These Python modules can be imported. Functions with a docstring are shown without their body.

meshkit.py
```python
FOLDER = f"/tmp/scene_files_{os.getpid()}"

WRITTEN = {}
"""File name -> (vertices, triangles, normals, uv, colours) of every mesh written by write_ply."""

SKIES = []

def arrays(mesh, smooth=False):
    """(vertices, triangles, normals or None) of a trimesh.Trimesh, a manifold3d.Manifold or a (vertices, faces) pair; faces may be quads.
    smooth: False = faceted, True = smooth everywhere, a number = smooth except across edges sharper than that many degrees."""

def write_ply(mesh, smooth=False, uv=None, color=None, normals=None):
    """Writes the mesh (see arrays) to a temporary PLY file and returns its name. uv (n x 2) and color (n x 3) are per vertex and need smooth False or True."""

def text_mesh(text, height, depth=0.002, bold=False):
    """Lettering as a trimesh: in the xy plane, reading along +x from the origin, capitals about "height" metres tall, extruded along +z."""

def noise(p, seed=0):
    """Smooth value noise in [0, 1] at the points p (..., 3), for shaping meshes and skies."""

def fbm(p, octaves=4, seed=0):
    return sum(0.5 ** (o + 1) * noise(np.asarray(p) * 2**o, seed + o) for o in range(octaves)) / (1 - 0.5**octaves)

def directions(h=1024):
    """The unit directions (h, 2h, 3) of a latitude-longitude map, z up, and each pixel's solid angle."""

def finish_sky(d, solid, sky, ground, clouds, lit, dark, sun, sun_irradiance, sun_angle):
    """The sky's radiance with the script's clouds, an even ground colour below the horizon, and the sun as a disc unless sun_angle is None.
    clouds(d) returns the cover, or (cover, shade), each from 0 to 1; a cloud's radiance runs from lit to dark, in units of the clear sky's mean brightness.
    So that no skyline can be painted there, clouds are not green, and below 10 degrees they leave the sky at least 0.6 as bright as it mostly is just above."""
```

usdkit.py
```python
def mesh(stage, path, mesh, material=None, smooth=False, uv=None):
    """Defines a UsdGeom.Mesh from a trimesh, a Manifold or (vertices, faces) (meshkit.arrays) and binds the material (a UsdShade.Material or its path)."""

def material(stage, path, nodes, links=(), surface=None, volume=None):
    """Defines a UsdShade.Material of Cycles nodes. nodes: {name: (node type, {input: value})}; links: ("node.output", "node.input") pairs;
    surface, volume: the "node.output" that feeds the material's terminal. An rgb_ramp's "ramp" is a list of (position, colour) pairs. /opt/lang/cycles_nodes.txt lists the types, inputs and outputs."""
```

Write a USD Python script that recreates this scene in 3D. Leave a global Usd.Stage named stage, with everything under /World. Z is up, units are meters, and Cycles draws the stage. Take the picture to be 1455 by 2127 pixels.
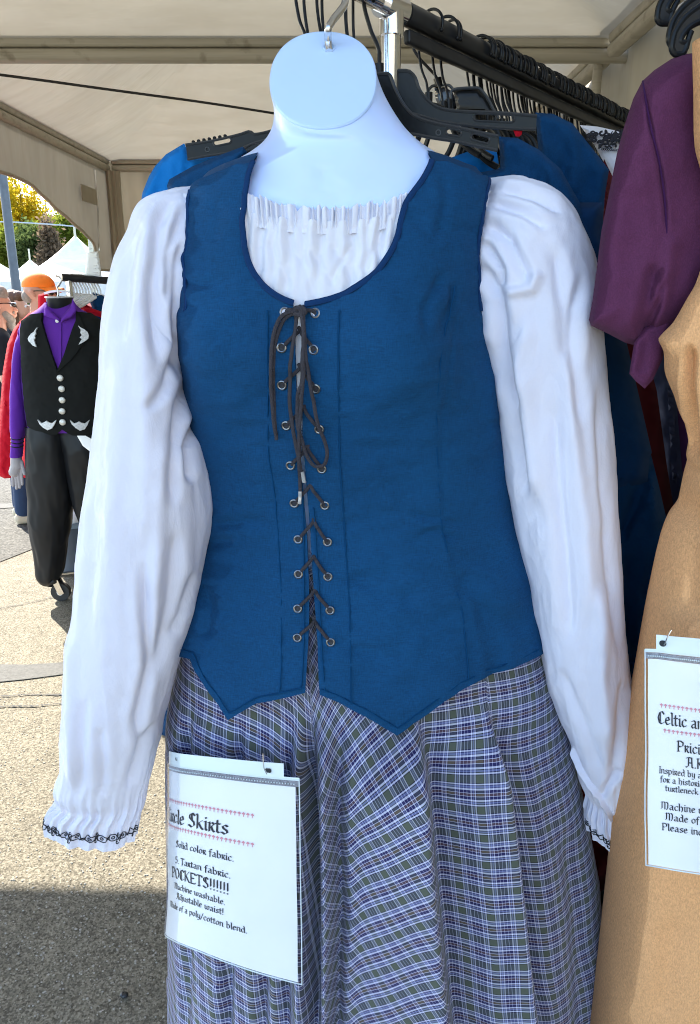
import math, random
import numpy as np, trimesh, manifold3d, usdkit, meshkit
from scipy.interpolate import PchipInterpolator, LinearNDInterpolator, NearestNDInterpolator, RegularGridInterpolator
from scipy.spatial import Delaunay, cKDTree
import shapely
from shapely.geometry import Polygon, Point, LineString
from shapely.ops import unary_union
from pxr import Usd, UsdGeom, UsdLux, UsdShade, Gf, Sdf

stage = Usd.Stage.CreateInMemory()
UsdGeom.SetStageUpAxis(stage, UsdGeom.Tokens.z)
UsdGeom.SetStageMetersPerUnit(stage, 1.0)
UsdGeom.Xform.Define(stage, '/World')
UsdGeom.Scope.Define(stage, '/World/Looks')

# ------------------------------------------------------------------ camera, sky, sun, exposure
CAM = np.array([0.0, 0.0, 1.55])
PITCH = math.radians(16.6)
FPX = 1545.0                       # focal length in pixels of a 1455 x 2127 picture
EXPOSURE = 2.0
SKY_STRENGTH = 0.15
SUN_INTENSITY = 1.25
SUN_EL, SUN_AZ = math.radians(36), math.radians(-38)     # azimuth of the direction towards the sun
cam = UsdGeom.Camera.Define(stage, '/World/Camera')
cam.CreateHorizontalApertureAttr(36.0)
cam.CreateFocalLengthAttr(36.0 * FPX / 1455.0)
cam.CreateClippingRangeAttr(Gf.Vec2f(0.02, 2000.0))
cam.CreateExposureAttr(EXPOSURE)
cx_ = UsdGeom.Xformable(cam)
cx_.AddTranslateOp().Set(Gf.Vec3d(*CAM.tolist()))
cx_.AddRotateXOp().Set(90.0 - math.degrees(PITCH))

usdkit.material(stage, '/World/Looks/sky', {
    'sky': ('sky_texture', {'sky_type': 'single_scattering', 'sun_disc': False, 'sun_elevation': SUN_EL, 'sun_rotation': SUN_AZ,
                            'air_density': 1.0, 'aerosol_density': 0.8, 'ozone_density': 1.0}),
    'bg': ('background_shader', {'strength': SKY_STRENGTH})}, [('sky.color', 'bg.color')], surface='bg.background')
dome = UsdLux.DomeLight.Define(stage, '/World/sky')
UsdShade.MaterialBindingAPI.Apply(dome.GetPrim()).Bind(UsdShade.Material.Get(stage, '/World/Looks/sky'))
dome.GetPrim().SetCustomDataByKey('kind', 'structure')
sun = UsdLux.DistantLight.Define(stage, '/World/Sun')
sun.CreateIntensityAttr(SUN_INTENSITY)
sun.CreateNormalizeAttr(True)
sun.CreateAngleAttr(0.5)
sun.CreateColorAttr(Gf.Vec3f(1.0, 0.93, 0.82))
sx_ = UsdGeom.Xformable(sun)
to_sun = np.array([math.sin(SUN_AZ) * math.cos(SUN_EL), math.cos(SUN_AZ) * math.cos(SUN_EL), math.sin(SUN_EL)])
sx_.AddRotateZOp().Set(-math.degrees(SUN_AZ))
sx_.AddRotateXOp().Set(-(90.0 - math.degrees(SUN_EL)))

# ------------------------------------------------------------------ helpers: picture point + distance -> place
CP, SP = math.cos(PITCH), math.sin(PITCH)
def ray(px, py):
    px, py = np.asarray(px, float), np.asarray(py, float)
    d0, d1 = px - 727.5, 1063.5 - py
    px_, d1 = np.broadcast_arrays(d0, d1)
    return np.stack([px_, FPX * CP + d1 * SP, d1 * CP - FPX * SP], -1)
def at(px, py, fwd):
    """the place seen at (px, py) that lies fwd metres ahead of where the photographer stands"""
    r = ray(px, py)
    return CAM + r * (np.asarray(fwd, float) / r[..., 1])[..., None]
def on_plane_x(px, py, x):
    r = ray(px, py); return CAM + r * (x / r[..., 0])[..., None]
def on_ground(px, py, z=0.0):
    r = ray(px, py); return CAM + r * ((z - CAM[2]) / r[..., 2])[..., None]
def proj(P):
    q = np.asarray(P, float) - CAM
    depth = q[..., 1] * CP - q[..., 2] * SP
    up = q[..., 1] * SP + q[..., 2] * CP
    return np.stack([727.5 + FPX * q[..., 0] / depth, 1063.5 - FPX * up / depth], -1)

used = {}
def numbered(parent, name):
    k = used.get((parent, name), -1) + 1
    used[(parent, name)] = k
    return f'{parent}/{name}' if k == 0 else f'{parent}/{name}_{k:03d}'
def ppath(p): return '/World' if p is None else (p if isinstance(p, str) else str(p.GetPath()))
def obj(name, mesh, mat, parent=None, smooth=40, uv=None):
    path = numbered(ppath(parent), name)
    return usdkit.mesh(stage, path, mesh, M[mat] if isinstance(mat, str) else mat, smooth=smooth, uv=uv).GetPrim()
def tag(o, label=None, cat=None, group=None, kind=None):
    for k, v in (('label', label), ('category', cat), ('group', group), ('kind', kind)):
        if v: o.SetCustomDataByKey(k, v)
    return o
def thing(name, label, cat, group=None, loc=None, rz=0.0):
    x = UsdGeom.Xform.Define(stage, numbered('/World', name))
    if loc is not None:
        x.AddTranslateOp().Set(Gf.Vec3d(*map(float, loc))); x.AddRotateZOp().Set(float(rz))
    return tag(x.GetPrim(), label, cat, group)
def copy_of(root, loc, rz, label, cat, group=None, name=None, scale=None):
    x = UsdGeom.Xform.Define(stage, numbered('/World', name or str(root.GetName()).rstrip('0123456789_')))
    x.AddTranslateOp().Set(Gf.Vec3d(*map(float, loc))); x.AddRotateZOp().Set(float(rz))
    if scale is not None: x.AddScaleOp().Set(Gf.Vec3f(*map(float, scale)))
    o = x.GetPrim(); o.GetReferences().AddInternalReference(root.GetPath()); o.SetInstanceable(True)
    return tag(o, label, cat, group)
cat_ = trimesh.util.concatenate

def grid_faces(n, m, close_u=False, close_v=False, flip=False):
    i = np.arange(n if close_v else n - 1)[:, None]; j = np.arange(m if close_u else m - 1)[None, :]
    a = (i * m + j); b = (i * m + (j + 1) % m); c = (((i + 1) % n) * m + (j + 1) % m); d = (((i + 1) % n) * m + j)
    q = np.stack([a, b, c, d], -1).reshape(-1, 4)
    if flip: q = q[:, ::-1]
    return np.vstack([q[:, [0, 1, 2]], q[:, [0, 2, 3]]])
def grid_mesh(P, close_u=False, close_v=False, flip=False):
    n, m = P.shape[:2]
    return trimesh.Trimesh(P.reshape(-1, 3), grid_faces(n, m, close_u, close_v, flip), process=False)
def grid_normals(P, close_u=False):
    du = (np.roll(P, -1, 1) - np.roll(P, 1, 1)) if close_u else np.gradient(P, axis=1)
    dv = np.gradient(P, axis=0)
    n = np.cross(du, dv)
    return n / np.maximum(np.linalg.norm(n, axis=-1, keepdims=True), 1e-12)
def spline(pts, n, closed=False):
    pts = np.asarray(pts, float)
    if closed: pts = np.vstack([pts, pts[:1]])
    t = np.concatenate([[0], np.cumsum(np.maximum(np.linalg.norm(np.diff(pts, axis=0), axis=1), 1e-9))])
    u = np.linspace(0, t[-1], n)
    if len(pts) < 3: return np.stack([np.interp(u, t, c) for c in pts.T], 1)
    from scipy.interpolate import CubicSpline
    c = CubicSpline(t, pts, bc_type='periodic') if closed else PchipInterpolator(t, pts)
    return c(u)
def tube(pts, r, n=8, caps=True, closed=False, flat=None):
    """a tube of radius r (a number or one per point) along the points; flat = (vector, factor) squashes the section along the vector"""
    p = np.asarray(pts, float); N = len(p)
    tan = (np.roll(p, -1, 0) - np.roll(p, 1, 0)) if closed else np.gradient(p, axis=0)
    tan /= np.maximum(np.linalg.norm(tan, axis=1, keepdims=True), 1e-12)
    ref = np.array([0, 0, 1.0]) if abs(tan[0][2]) < 0.9 else np.array([0, 1.0, 0])
    a = np.cross(tan[0], ref); a /= np.linalg.norm(a)
    A = [a]
    for k in range(1, N):
        a = A[-1] - tan[k] * np.dot(A[-1], tan[k]); A.append(a / max(np.linalg.norm(a), 1e-9))
    A = np.array(A); B = np.cross(tan, A)
    th = np.linspace(0, 2 * np.pi, n, endpoint=False)
    rr = np.broadcast_to(np.asarray(r, float), (N,))[:, None, None]
    off = rr * (np.cos(th)[None, :, None] * A[:, None] + np.sin(th)[None, :, None] * B[:, None])
    if flat is not None:
        v = np.asarray(flat[0], float)
        v = np.broadcast_to(v, (N, 3)) / np.linalg.norm(np.broadcast_to(v, (N, 3)), axis=1, keepdims=True)
        dd = (off * v[:, None]).sum(-1, keepdims=True)
        off = off - (1 - flat[1]) * dd * v[:, None]
    P = p[:, None] + off
    m = grid_mesh(P, close_u=True, close_v=closed, flip=True)
    if caps and not closed:
        v = np.vstack([m.vertices, p[:1], p[-1:]]); k = len(m.vertices); f = [m.faces]
        j = np.arange(n)
        f.append(np.stack([np.full(n, k), j, (j + 1) % n], 1)); e = (N - 1) * n
        f.append(np.stack([np.full(n, k + 1), e + (j + 1) % n, e + j], 1))
        m = trimesh.Trimesh(v, np.vstack(f), process=False)
    return m
def cyl(a, b, r, n=16, r2=None):
    a, b = np.asarray(a, float), np.asarray(b, float)
    return tube(np.array([a, a + (b - a) * .5, b]), [r, ((r2 or r) + r) / 2, r2 or r], n)
def box(c, s, rz=0, rx=0, ry=0, bev=0.0):
    s = np.asarray(s, float)
    if bev:
        h = s / 2 - bev
        ico = trimesh.creation.icosphere(1, bev).vertices
        pts = np.vstack([ico + h * np.array([i, j, k]) for i in (-1, 1) for j in (-1, 1) for k in (-1, 1)])
        m = trimesh.convex.convex_hull(pts)
    else: m = trimesh.creation.box(s)
    if rx: m.apply_transform(trimesh.transformations.rotation_matrix(rx, [1, 0, 0]))
    if ry: m.apply_transform(trimesh.transformations.rotation_matrix(ry, [0, 1, 0]))
    if rz: m.apply_transform(trimesh.transformations.rotation_matrix(rz, [0, 0, 1]))
    m.apply_translation(c); return m
def torus(c, normal, R, r, n=24, k=8):
    m = trimesh.creation.torus(R, r, major_sections=n, minor_sections=k)
    m.apply_transform(trimesh.geometry.align_vectors([0, 0, 1], normal)); m.apply_translation(c); return m
def disc(c, normal, R, h, n=20):
    m = trimesh.creation.cylinder(R, h, sections=n)
    m.apply_transform(trimesh.geometry.align_vectors([0, 0, 1], normal)); m.apply_translation(c); return m

def seg_dist(Q, pts):
    """distance of points Q (N,2) to the polyline, place along it (0..1) and the signed side (right of the way = +)"""
    pts = np.asarray(pts, float); best = np.full(len(Q), 1e9); al = np.zeros(len(Q)); side = np.zeros(len(Q))
    L = np.concatenate([[0], np.cumsum(np.linalg.norm(np.diff(pts, axis=0), axis=1))])
    for k in range(len(pts) - 1):
        a, b = pts[k], pts[k + 1]; ab = b - a; l2 = ab @ ab
        t = np.clip(((Q - a) @ ab) / l2, 0, 1); v = Q - (a + t[:, None] * ab); d = np.hypot(v[:, 0], v[:, 1])
        m = d < best
        best[m] = d[m]; al[m] = (L[k] + t[m] * (L[k + 1] - L[k])) / L[-1]
        side[m] = np.sign(v[m, 0] * ab[1] - v[m, 1] * ab[0])
    return best, al, side
def creases(Q, strokes):
    """height of hand-placed folds at picture points Q (N,2). stroke: (points, width px, height m, kind)
    kind g: groove with raised lips; r: ridge; s: overlap (raised left of the way, falling to the right)"""
    h = np.zeros(len(Q))
    for pts, w, d, kind in strokes:
        dist, al, side = seg_dist(Q, pts)
        end = np.clip(np.minimum(al, 1 - al) / 0.18, 0.0, 1) if kind in 'gr' else np.clip(al / .1, .0, 1)
        end = end * end * (3 - 2 * end)
        if kind == 'g': h += d * end * (-np.exp(-(dist / w) ** 2) + 0.25 * np.exp(-((dist - 2.2 * w) / (1.2 * w)) ** 2))
        elif kind == 'r': h += d * end * np.exp(-(dist / w) ** 2)
        else:
            x = dist * side                     # > 0 on one side
            h += d * end * (1 / (1 + np.exp(np.clip(x / (0.035 * w), -40, 40)))) * np.exp(np.minimum(x, 0) / w) - 0.4 * d * end * np.exp(-np.abs(x) / (w * .35)) / (1 + np.exp(-np.clip(x / (0.035 * w), -40, 40)))
    return h

def tri_poly(poly, sp):
    """triangulates a shapely polygon with boundary points and inner points about sp apart: points, faces, boundary loops"""
    poly = shapely.geometry.polygon.orient(poly)
    loops, pts = [], []
    for ring in [poly.exterior, *poly.interiors]:
        c = np.asarray(ring.coords)[:-1]; out = []
        for k in range(len(c)):
            a, b = c[k], c[(k + 1) % len(c)]; n = max(1, int(np.ceil(np.linalg.norm(b - a) / sp)))
            out.append(a + (b - a) * np.arange(n)[:, None] / n)
        out = np.vstack(out); loops.append(np.arange(len(out)) + sum(map(len, pts))); pts.append(out)
    x0, y0, x1, y1 = poly.bounds
    gx, gy = np.meshgrid(np.arange(x0, x1, sp), np.arange(y0, y1, sp * .866))
    gx = gx + (np.arange(gx.shape[0]) % 2)[:, None] * sp / 2
    g = np.stack([gx.ravel(), gy.ravel()], 1)
    inner = poly.buffer(-0.55 * sp)
    g = g[shapely.contains_xy(inner, g[:, 0], g[:, 1])] if not inner.is_empty else g[:0]
    V = np.vstack(pts + [g]); f = Delaunay(V).simplices
    c = V[f].mean(1)
    f = f[shapely.contains_xy(poly.buffer(1e-9), c[:, 0], c[:, 1])]
    e1, e2 = V[f[:, 1]] - V[f[:, 0]], V[f[:, 2]] - V[f[:, 0]]
    a = e1[:, 0] * e2[:, 1] - e1[:, 1] * e2[:, 0]
    f = f[np.abs(a) > 1e-14]; a = a[np.abs(a) > 1e-14]
    f[a < 0] = f[a < 0][:, ::-1]
    return V, f, loops
def solid(front, back, f, loops, flip=False):
    """closes two sheets of the same triangles into a solid"""
    n = len(front); F = [f, f[:, ::-1] + n]
    for l in loops:
        a, b = l, np.roll(l, -1)
        F += [np.stack([a, a + n, b + n], 1), np.stack([a, b + n, b], 1)]
    F = np.vstack(F)
    return trimesh.Trimesh(np.vstack([front, back]), F[:, ::-1] if flip else F, process=False)

def pillow(outline, fwd, thick, tilt=(0, 0), sp=7, strokes=(), amp=0.0, seed=0, edge=40, nscale=9, stretch=(1, .35), smooth=True, back=1.0):
    """a hanging piece of clothing: outlined where it is seen at its own distance, with rounded thickness. tilt: metres further per 100 px right, down"""
    o = np.asarray(outline, float)
    poly = Polygon(o).buffer(0)
    if poly.geom_type != 'Polygon': poly = max(poly.geoms, key=lambda g: g.area)
    V, f, loops = tri_poly(poly, sp)
    d = shapely.distance(poly.exterior, shapely.points(V))
    t = np.clip(d / edge, 0, 1); prof = np.sqrt(np.maximum(1 - (1 - t) ** 2, 0))
    x0, y0 = o[:, 0].mean(), o[:, 1].mean()
    base = fwd + tilt[0] * (V[:, 0] - x0) / 100 + tilt[1] * (V[:, 1] - y0) / 100
    h = np.zeros(len(V))
    if amp:
        q = np.stack([V[:, 0] / 100 * nscale * stretch[0], V[:, 1] / 100 * nscale * stretch[1], np.full(len(V), seed * 7.3)], 1)
        h += amp * (meshkit.fbm(q, 3, seed) - .5) * 2 * np.clip(d / 12, 0, 1)
    if len(strokes): h += creases(V, strokes)
    fr = at(V[:, 0], V[:, 1], base - thick * prof - h)
    bk = at(V[:, 0], V[:, 1], base + thick * back * prof + 0.003)
    return solid(fr, bk, f[:, ::-1], loops, flip=True)

def loft(pairs, rows, cols, power=2.3, strokes=(), noise=None, extra=None, pw=None):
    """rings through pairs of outline points: [(x,y) one side, (x,y) other side, fwd, half depth]. Angle 0 faces the photographer."""
    A = np.array([at(*p[0], p[2]) for p in pairs]); B = np.array([at(*p[1], p[2]) for p in pairs]); D = np.array([p[3] for p in pairs], float)
    mid = (A + B) / 2
    t = np.concatenate([[0], np.cumsum(np.maximum(np.linalg.norm(np.diff(mid, axis=0), axis=1), 0.004))])
    u = np.linspace(0, t[-1], rows)
    A, B, D = (PchipInterpolator(t, x)(u) for x in (A, B, D))
    th = np.linspace(-np.pi, np.pi, cols, endpoint=False)
    p = 2 / power
    s, c = np.sign(np.sin(th)) * np.abs(np.sin(th)) ** p, np.sign(np.cos(th)) * np.abs(np.cos(th)) ** p
    C, H = (A + B) / 2, (B - A) / 2
    ax = np.cross(H, np.gradient(C, axis=0)); ax /= np.maximum(np.linalg.norm(ax, axis=1, keepdims=True), 1e-9)
    ax = ax * np.sign(-ax[:, 1:2] + 1e-12)
    ax = ax * .6 + np.array([0, -1, 0]) * .4; ax /= np.linalg.norm(ax, axis=1, keepdims=True)
    P = C[:, None] + H[:, None] * s[None, :, None] + (D[:, None] * c[None, :])[..., None] * ax[:, None]
    return P, th, u / u[-1]
def ruffle_disp(P, strokes, noise_fn=None, close=True):
    n = grid_normals(P, close); 
    cen = P.mean(1, keepdims=True)
    if ((P - cen) * n).sum() < 0: n = -n
    Q = proj(P).reshape(-1, 2)
    h = creases(Q, strokes) if len(strokes) else np.zeros(len(Q))
    h = h.reshape(P.shape[:2])
    front = n[..., 1] < 0.25
    h = np.where(front, h, 0)
    if noise_fn is not None: h = h + noise_fn
    return P + n * h[..., None]

class Surf:
    """a grid surface P[row, col] whose front can be found from picture points"""
    def __init__(s, P, th=None, front=None):
        s.P = P; s.n = grid_normals(P, False)
        cen = P.mean((0, 1)); 
        if ((P - P.mean(1, keepdims=True)) * s.n).sum() < 0: s.n = -s.n
        r, c = P.shape[:2]; s.r, s.c = np.arange(r), np.arange(c)
        rr, cc = np.meshgrid(s.r, s.c, indexing='ij')
        view = P - CAM; m = (s.n * view).sum(-1) < 0
        if front is not None: m &= front
        q = proj(P)[m]; vals = np.stack([rr[m], cc[m]], 1).astype(float)
        s.lin = LinearNDInterpolator(q, vals); s.near = NearestNDInterpolator(q, vals)
        s.fP = RegularGridInterpolator((s.r, s.c), P, bounds_error=False, fill_value=None)
        s.fn = RegularGridInterpolator((s.r, s.c), s.n, bounds_error=False, fill_value=None)
    def find(s, Q):
        Q = np.asarray(Q, float).reshape(-1, 2); v = s.lin(Q); bad = np.isnan(v[:, 0])
        if bad.any(): v[bad] = s.near(Q[bad])
        return v
    def place(s, rc, off=0.0):
        n = s.fn(rc); n /= np.linalg.norm(n, axis=1, keepdims=True)
        return s.fP(rc) + n * np.broadcast_to(np.asarray(off, float), (len(rc),))[:, None], n
    def lift(s, Q, off=0.0): return s.place(s.find(Q), off)
    def panel(s, outline, off, thick, sp, hfun=None):
        poly = Polygon(np.asarray(outline, float)).buffer(0)
        if poly.geom_type != 'Polygon': poly = max(poly.geoms, key=lambda g: g.area)
        V, f, loops = tri_poly(poly, sp); rc = s.find(V)
        h = hfun(V) if hfun else 0.0
        a, _ = s.place(rc, off + h); b, _ = s.place(rc, off - thick)
        return solid(a, b, f[:, ::-1], loops, flip=True)
    def line(s, pts, off, r, n=6, step=6, closed=False, flat=None):
        pts = np.asarray(pts, float); L = np.linalg.norm(np.diff(pts, axis=0), axis=1).sum()
        q = spline(pts, max(4, int(L / step)), closed); p, nn = s.lift(q, off)
        return tube(p, r, n, closed=closed, flat=(nn, flat) if flat else None)
# ------------------------------------------------------------------ materials
M = {}
def mat(name, nodes, links, surface='p.BSDF', volume=None):
    M[name] = usdkit.material(stage, '/World/Looks/' + name, nodes, links, surface=surface, volume=volume); return M[name]
def plain(name, color, rough=.5, metallic=0., bump=0., bscale=60, var=0.0, vscale=6, spec=.5, **kw):
    nodes = {'g': ('geometry', {}), 'p': ('principled_bsdf', {'base_color': color, 'roughness': rough, 'metallic': metallic, 'specular_ior_level': spec, **kw})}
    links = []
    if var:
        nodes['n'] = ('noise_texture', {'scale': vscale, 'detail': 5, 'roughness': .6})
        c = np.array(color)
        nodes['r'] = ('rgb_ramp', {'ramp': [(.3, tuple(np.clip(c * (1 - var), 0, 1))), (.7, tuple(np.clip(c * (1 + var), 0, 1)))]})
        links += [('g.position', 'n.vector'), ('n.fac', 'r.fac'), ('r.color', 'p.base_color')]
    if bump:
        nodes['bn'] = ('noise_texture', {'scale': bscale, 'detail': 4}); nodes['b'] = ('bump', {'strength': bump, 'distance': .004})
        links += [('g.position', 'bn.vector'), ('bn.fac', 'b.height'), ('b.normal', 'p.normal')]
    return mat(name, nodes, links)
def cloth(name, color, var=.12, grain=(140, 140, 900), big=.08, bump=.35, sheen=.15, transl=0.0, rough=.9, cross=0.0, crinkle=0.0, cscale=(30, 30, 14)):
    """woven cloth: thread streaks both ways in tone and relief, faint larger unevenness"""
    c = np.array(color, float)
    nodes = {'g': ('geometry', {}), 'm1': ('mapping', {'scale': grain}), 'n1': ('noise_texture', {'scale': 1.0, 'detail': 3, 'roughness': .65}),
             'm2': ('mapping', {'scale': (grain[2], grain[2] * .6, grain[0])}), 'n2': ('noise_texture', {'scale': 1.0, 'detail': 2}),
             'n3': ('noise_texture', {'scale': 7.0, 'detail': 4, 'roughness': .6}),
             'a1': ('math', {'math_type': 'multiply_add', 'value2': 1.0 - .5 * cross}), 'a2': ('math', {'math_type': 'multiply', 'value2': .45 + .55 * cross}),
             'r': ('rgb_ramp', {'ramp': [(.35, tuple(c * (1 - var))), (.62, tuple(c)), (1.0, tuple(np.minimum(c * (1 + 1.6 * var), 1)))]}),
             'r3': ('rgb_ramp', {'ramp': [(.25, (1 - big,) * 3), (.75, (1.0,) * 3)]}),
             'mx': ('mix_color', {'blend_type': 'multiply', 'fac': 1.0}),
             'b': ('bump', {'strength': bump, 'distance': .0012}),
             'p': ('principled_bsdf', {'roughness': rough, 'specular_ior_level': .2, 'sheen_weight': sheen, 'sheen_roughness': .5, 'sheen_tint': tuple(np.minimum(c * 1.5 + .15, 1))})}
    links = [('g.position', 'm1.vector'), ('m1.vector', 'n1.vector'), ('g.position', 'm2.vector'), ('m2.vector', 'n2.vector'), ('g.position', 'n3.vector'),
             ('n2.fac', 'a2.value1'), ('n1.fac', 'a1.value1'), ('a2.value', 'a1.value3'), ('a1.value', 'r.fac'), ('n3.fac', 'r3.fac'),
             ('r.color', 'mx.a'), ('r3.color', 'mx.b'), ('mx.result', 'p.base_color'), ('a1.value', 'b.height'), ('b.normal', 'p.normal')]
    nodes['a1'][1]['value2'] = .6
    if crinkle:
        nodes['m4'] = ('mapping', {'scale': cscale}); nodes['n4'] = ('noise_texture', {'scale': 1.0, 'detail': 5, 'roughness': .55, 'distortion': 1.4}); nodes['b4'] = ('bump', {'strength': crinkle, 'distance': .006})
        links += [('g.position', 'm4.vector'), ('m4.vector', 'n4.vector'), ('n4.fac', 'b4.height'), ('b4.normal', 'b.normal')]
    out = 'p.BSDF'
    if transl:
        nodes['t'] = ('translucent_bsdf', {'color': tuple(c)}); nodes['mc'] = ('mix_closure', {'fac': transl})
        links += [('p.BSDF', 'mc.closure1'), ('t.BSDF', 'mc.closure2'), ('b.normal', 't.normal')]; out = 'mc.closure'
    return mat(name, nodes, links, surface=out)

def translucent_bsdf_out():
    return 't.BSDF'
plain('form_plastic', (.50, .61, .88), .42, bump=.02, bscale=30, var=.02, subsurface_weight=.12, subsurface_scale=.01)
plain('form_cap', (.47, .62, .88), .5, bump=.02, bscale=40, var=.015)
plain('cap_hole', (.30, .45, .65), .5)
plain('chrome', (.82, .82, .84), .12, 1.0)
plain('steel_wire', (.75, .75, .76), .22, 1.0)
plain('dark_bar', (.018, .018, .019), .35, .3, var=.3, vscale=30, spec=.35)
plain('bar_rust', (.05, .03, .02), .6, .3, var=.4, vscale=40)
plain('hanger_black', (.0055, .0057, .006), .30, bump=.1, bscale=120, var=.25, vscale=25, spec=.22)
plain('hanger_edge', (.03, .03, .031), .3, spec=.4)
plain('hook_black', (.004, .004, .0045), .35, spec=.25)
plain('dark_stone', (.02, .022, .025), .08, var=.6, vscale=60)
cloth('white_cotton', (.86, .865, .975), var=.02, grain=(300, 300, 900), big=.02, bump=.12, sheen=.1, transl=.07, crinkle=.26)
cloth('ruffle_cotton', (.88, .89, .96), var=.02, grain=(300, 300, 900), big=.02, bump=.12, sheen=.1, transl=.10)
cloth('vest_blue', (.0032, .060, .163), var=.36, grain=(110, 110, 1100), big=.22, bump=.7, sheen=.02, crinkle=.30, cscale=(14, 14, 22))
cloth('vest_trim', (.002, .028, .10), var=.2, grain=(400, 400, 900), big=.1, bump=.3, sheen=.1)
plain('stitch', (.0022, .042, .118), .9, spec=.1)
cloth('blue_linen', (.0022, .048, .138), var=.25, grain=(300, 300, 900), big=.2, bump=.5, sheen=.02, crinkle=.35, cscale=(16, 16, 20))
cloth('blue_linen_deep', (.002, .035, .11), var=.2, grain=(300, 300, 900), big=.2, bump=.4, sheen=.1)
cloth('bright_blue', (.003, .15, .46), var=.1, grain=(300, 300, 900), big=.1, bump=.3, sheen=.1)
cloth('purple_linen', (.088, .022, .062), var=.22, grain=(500, 500, 900), big=.15, bump=.4, sheen=.06, cross=.6, crinkle=.25, cscale=(18, 18, 12))
cloth('tan_weave', (.61, .32, .145), var=.22, grain=(260, 260, 900), big=.06, bump=.7, sheen=.1, cross=.8)
cloth('maroon', (.075, .004, .006), var=.15, grain=(300, 300, 900), big=.2, bump=.3, sheen=.1)
cloth('slate', (.09, .10, .17), var=.12, grain=(300, 300, 900), big=.2, bump=.3, sheen=.1)
cloth('deep_purple', (.045, .008, .06), var=.15, grain=(300, 300, 900), big=.2, bump=.3, sheen=.1)
cloth('dark_green', (.012, .022, .024), var=.15, grain=(300, 300, 900), big=.2, bump=.3, sheen=.1)
cloth('olive', (.10, .075, .03), var=.15, grain=(300, 300, 900), big=.2, bump=.3, sheen=.1)
cloth('red_cloth', (.52, .004, .018), var=.12, grain=(200, 200, 500), big=.15, bump=.3, sheen=.1)
cloth('violet_cloth', (.13, .028, .36), var=.12, grain=(200, 200, 500), big=.15, bump=.3, sheen=.15)
cloth('black_suede', (.009, .010, .010), var=.15, grain=(200, 200, 300), big=.3, bump=.4, sheen=.04, crinkle=.5, cscale=(7, 7, 7))
plain('black_satin', (.008, .008, .009), .42, var=.2, vscale=20, spec=.3)
plain('black_form', (.012, .013, .014), .5, var=.2, spec=.3)
plain('pewter', (.62, .61, .58), .35, .7, bump=.5, bscale=250)
plain('silver_patch', (.62, .63, .65), .45, .5, bump=.6, bscale=300, var=.2, vscale=120)
plain('lace_cord', (.026, .022, .028), .85, bump=.6, bscale=900, var=.25, vscale=300)
plain('aglet', (.55, .54, .52), .3, .7)
plain('eyelet_metal', (.24, .24, .25), .28, 1.0, var=.3, vscale=300)
plain('eyelet_dark', (.010, .012, .018), .6)
plain('ink', (.018, .018, .026), .6)
plain('ink_grey', (.05, .05, .06), .6)
plain('ink_rose', (.62, .26, .30), .6)
plain('thread_black', (.008, .008, .014), .8)
plain('paper', (.80, .81, .84), .55, var=.015, vscale=12)
plain('zip_strip', (.22, .22, .25), .4, var=.5, vscale=400)
plain('sleeve_strip', (.66, .74, .76), .3)
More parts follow.
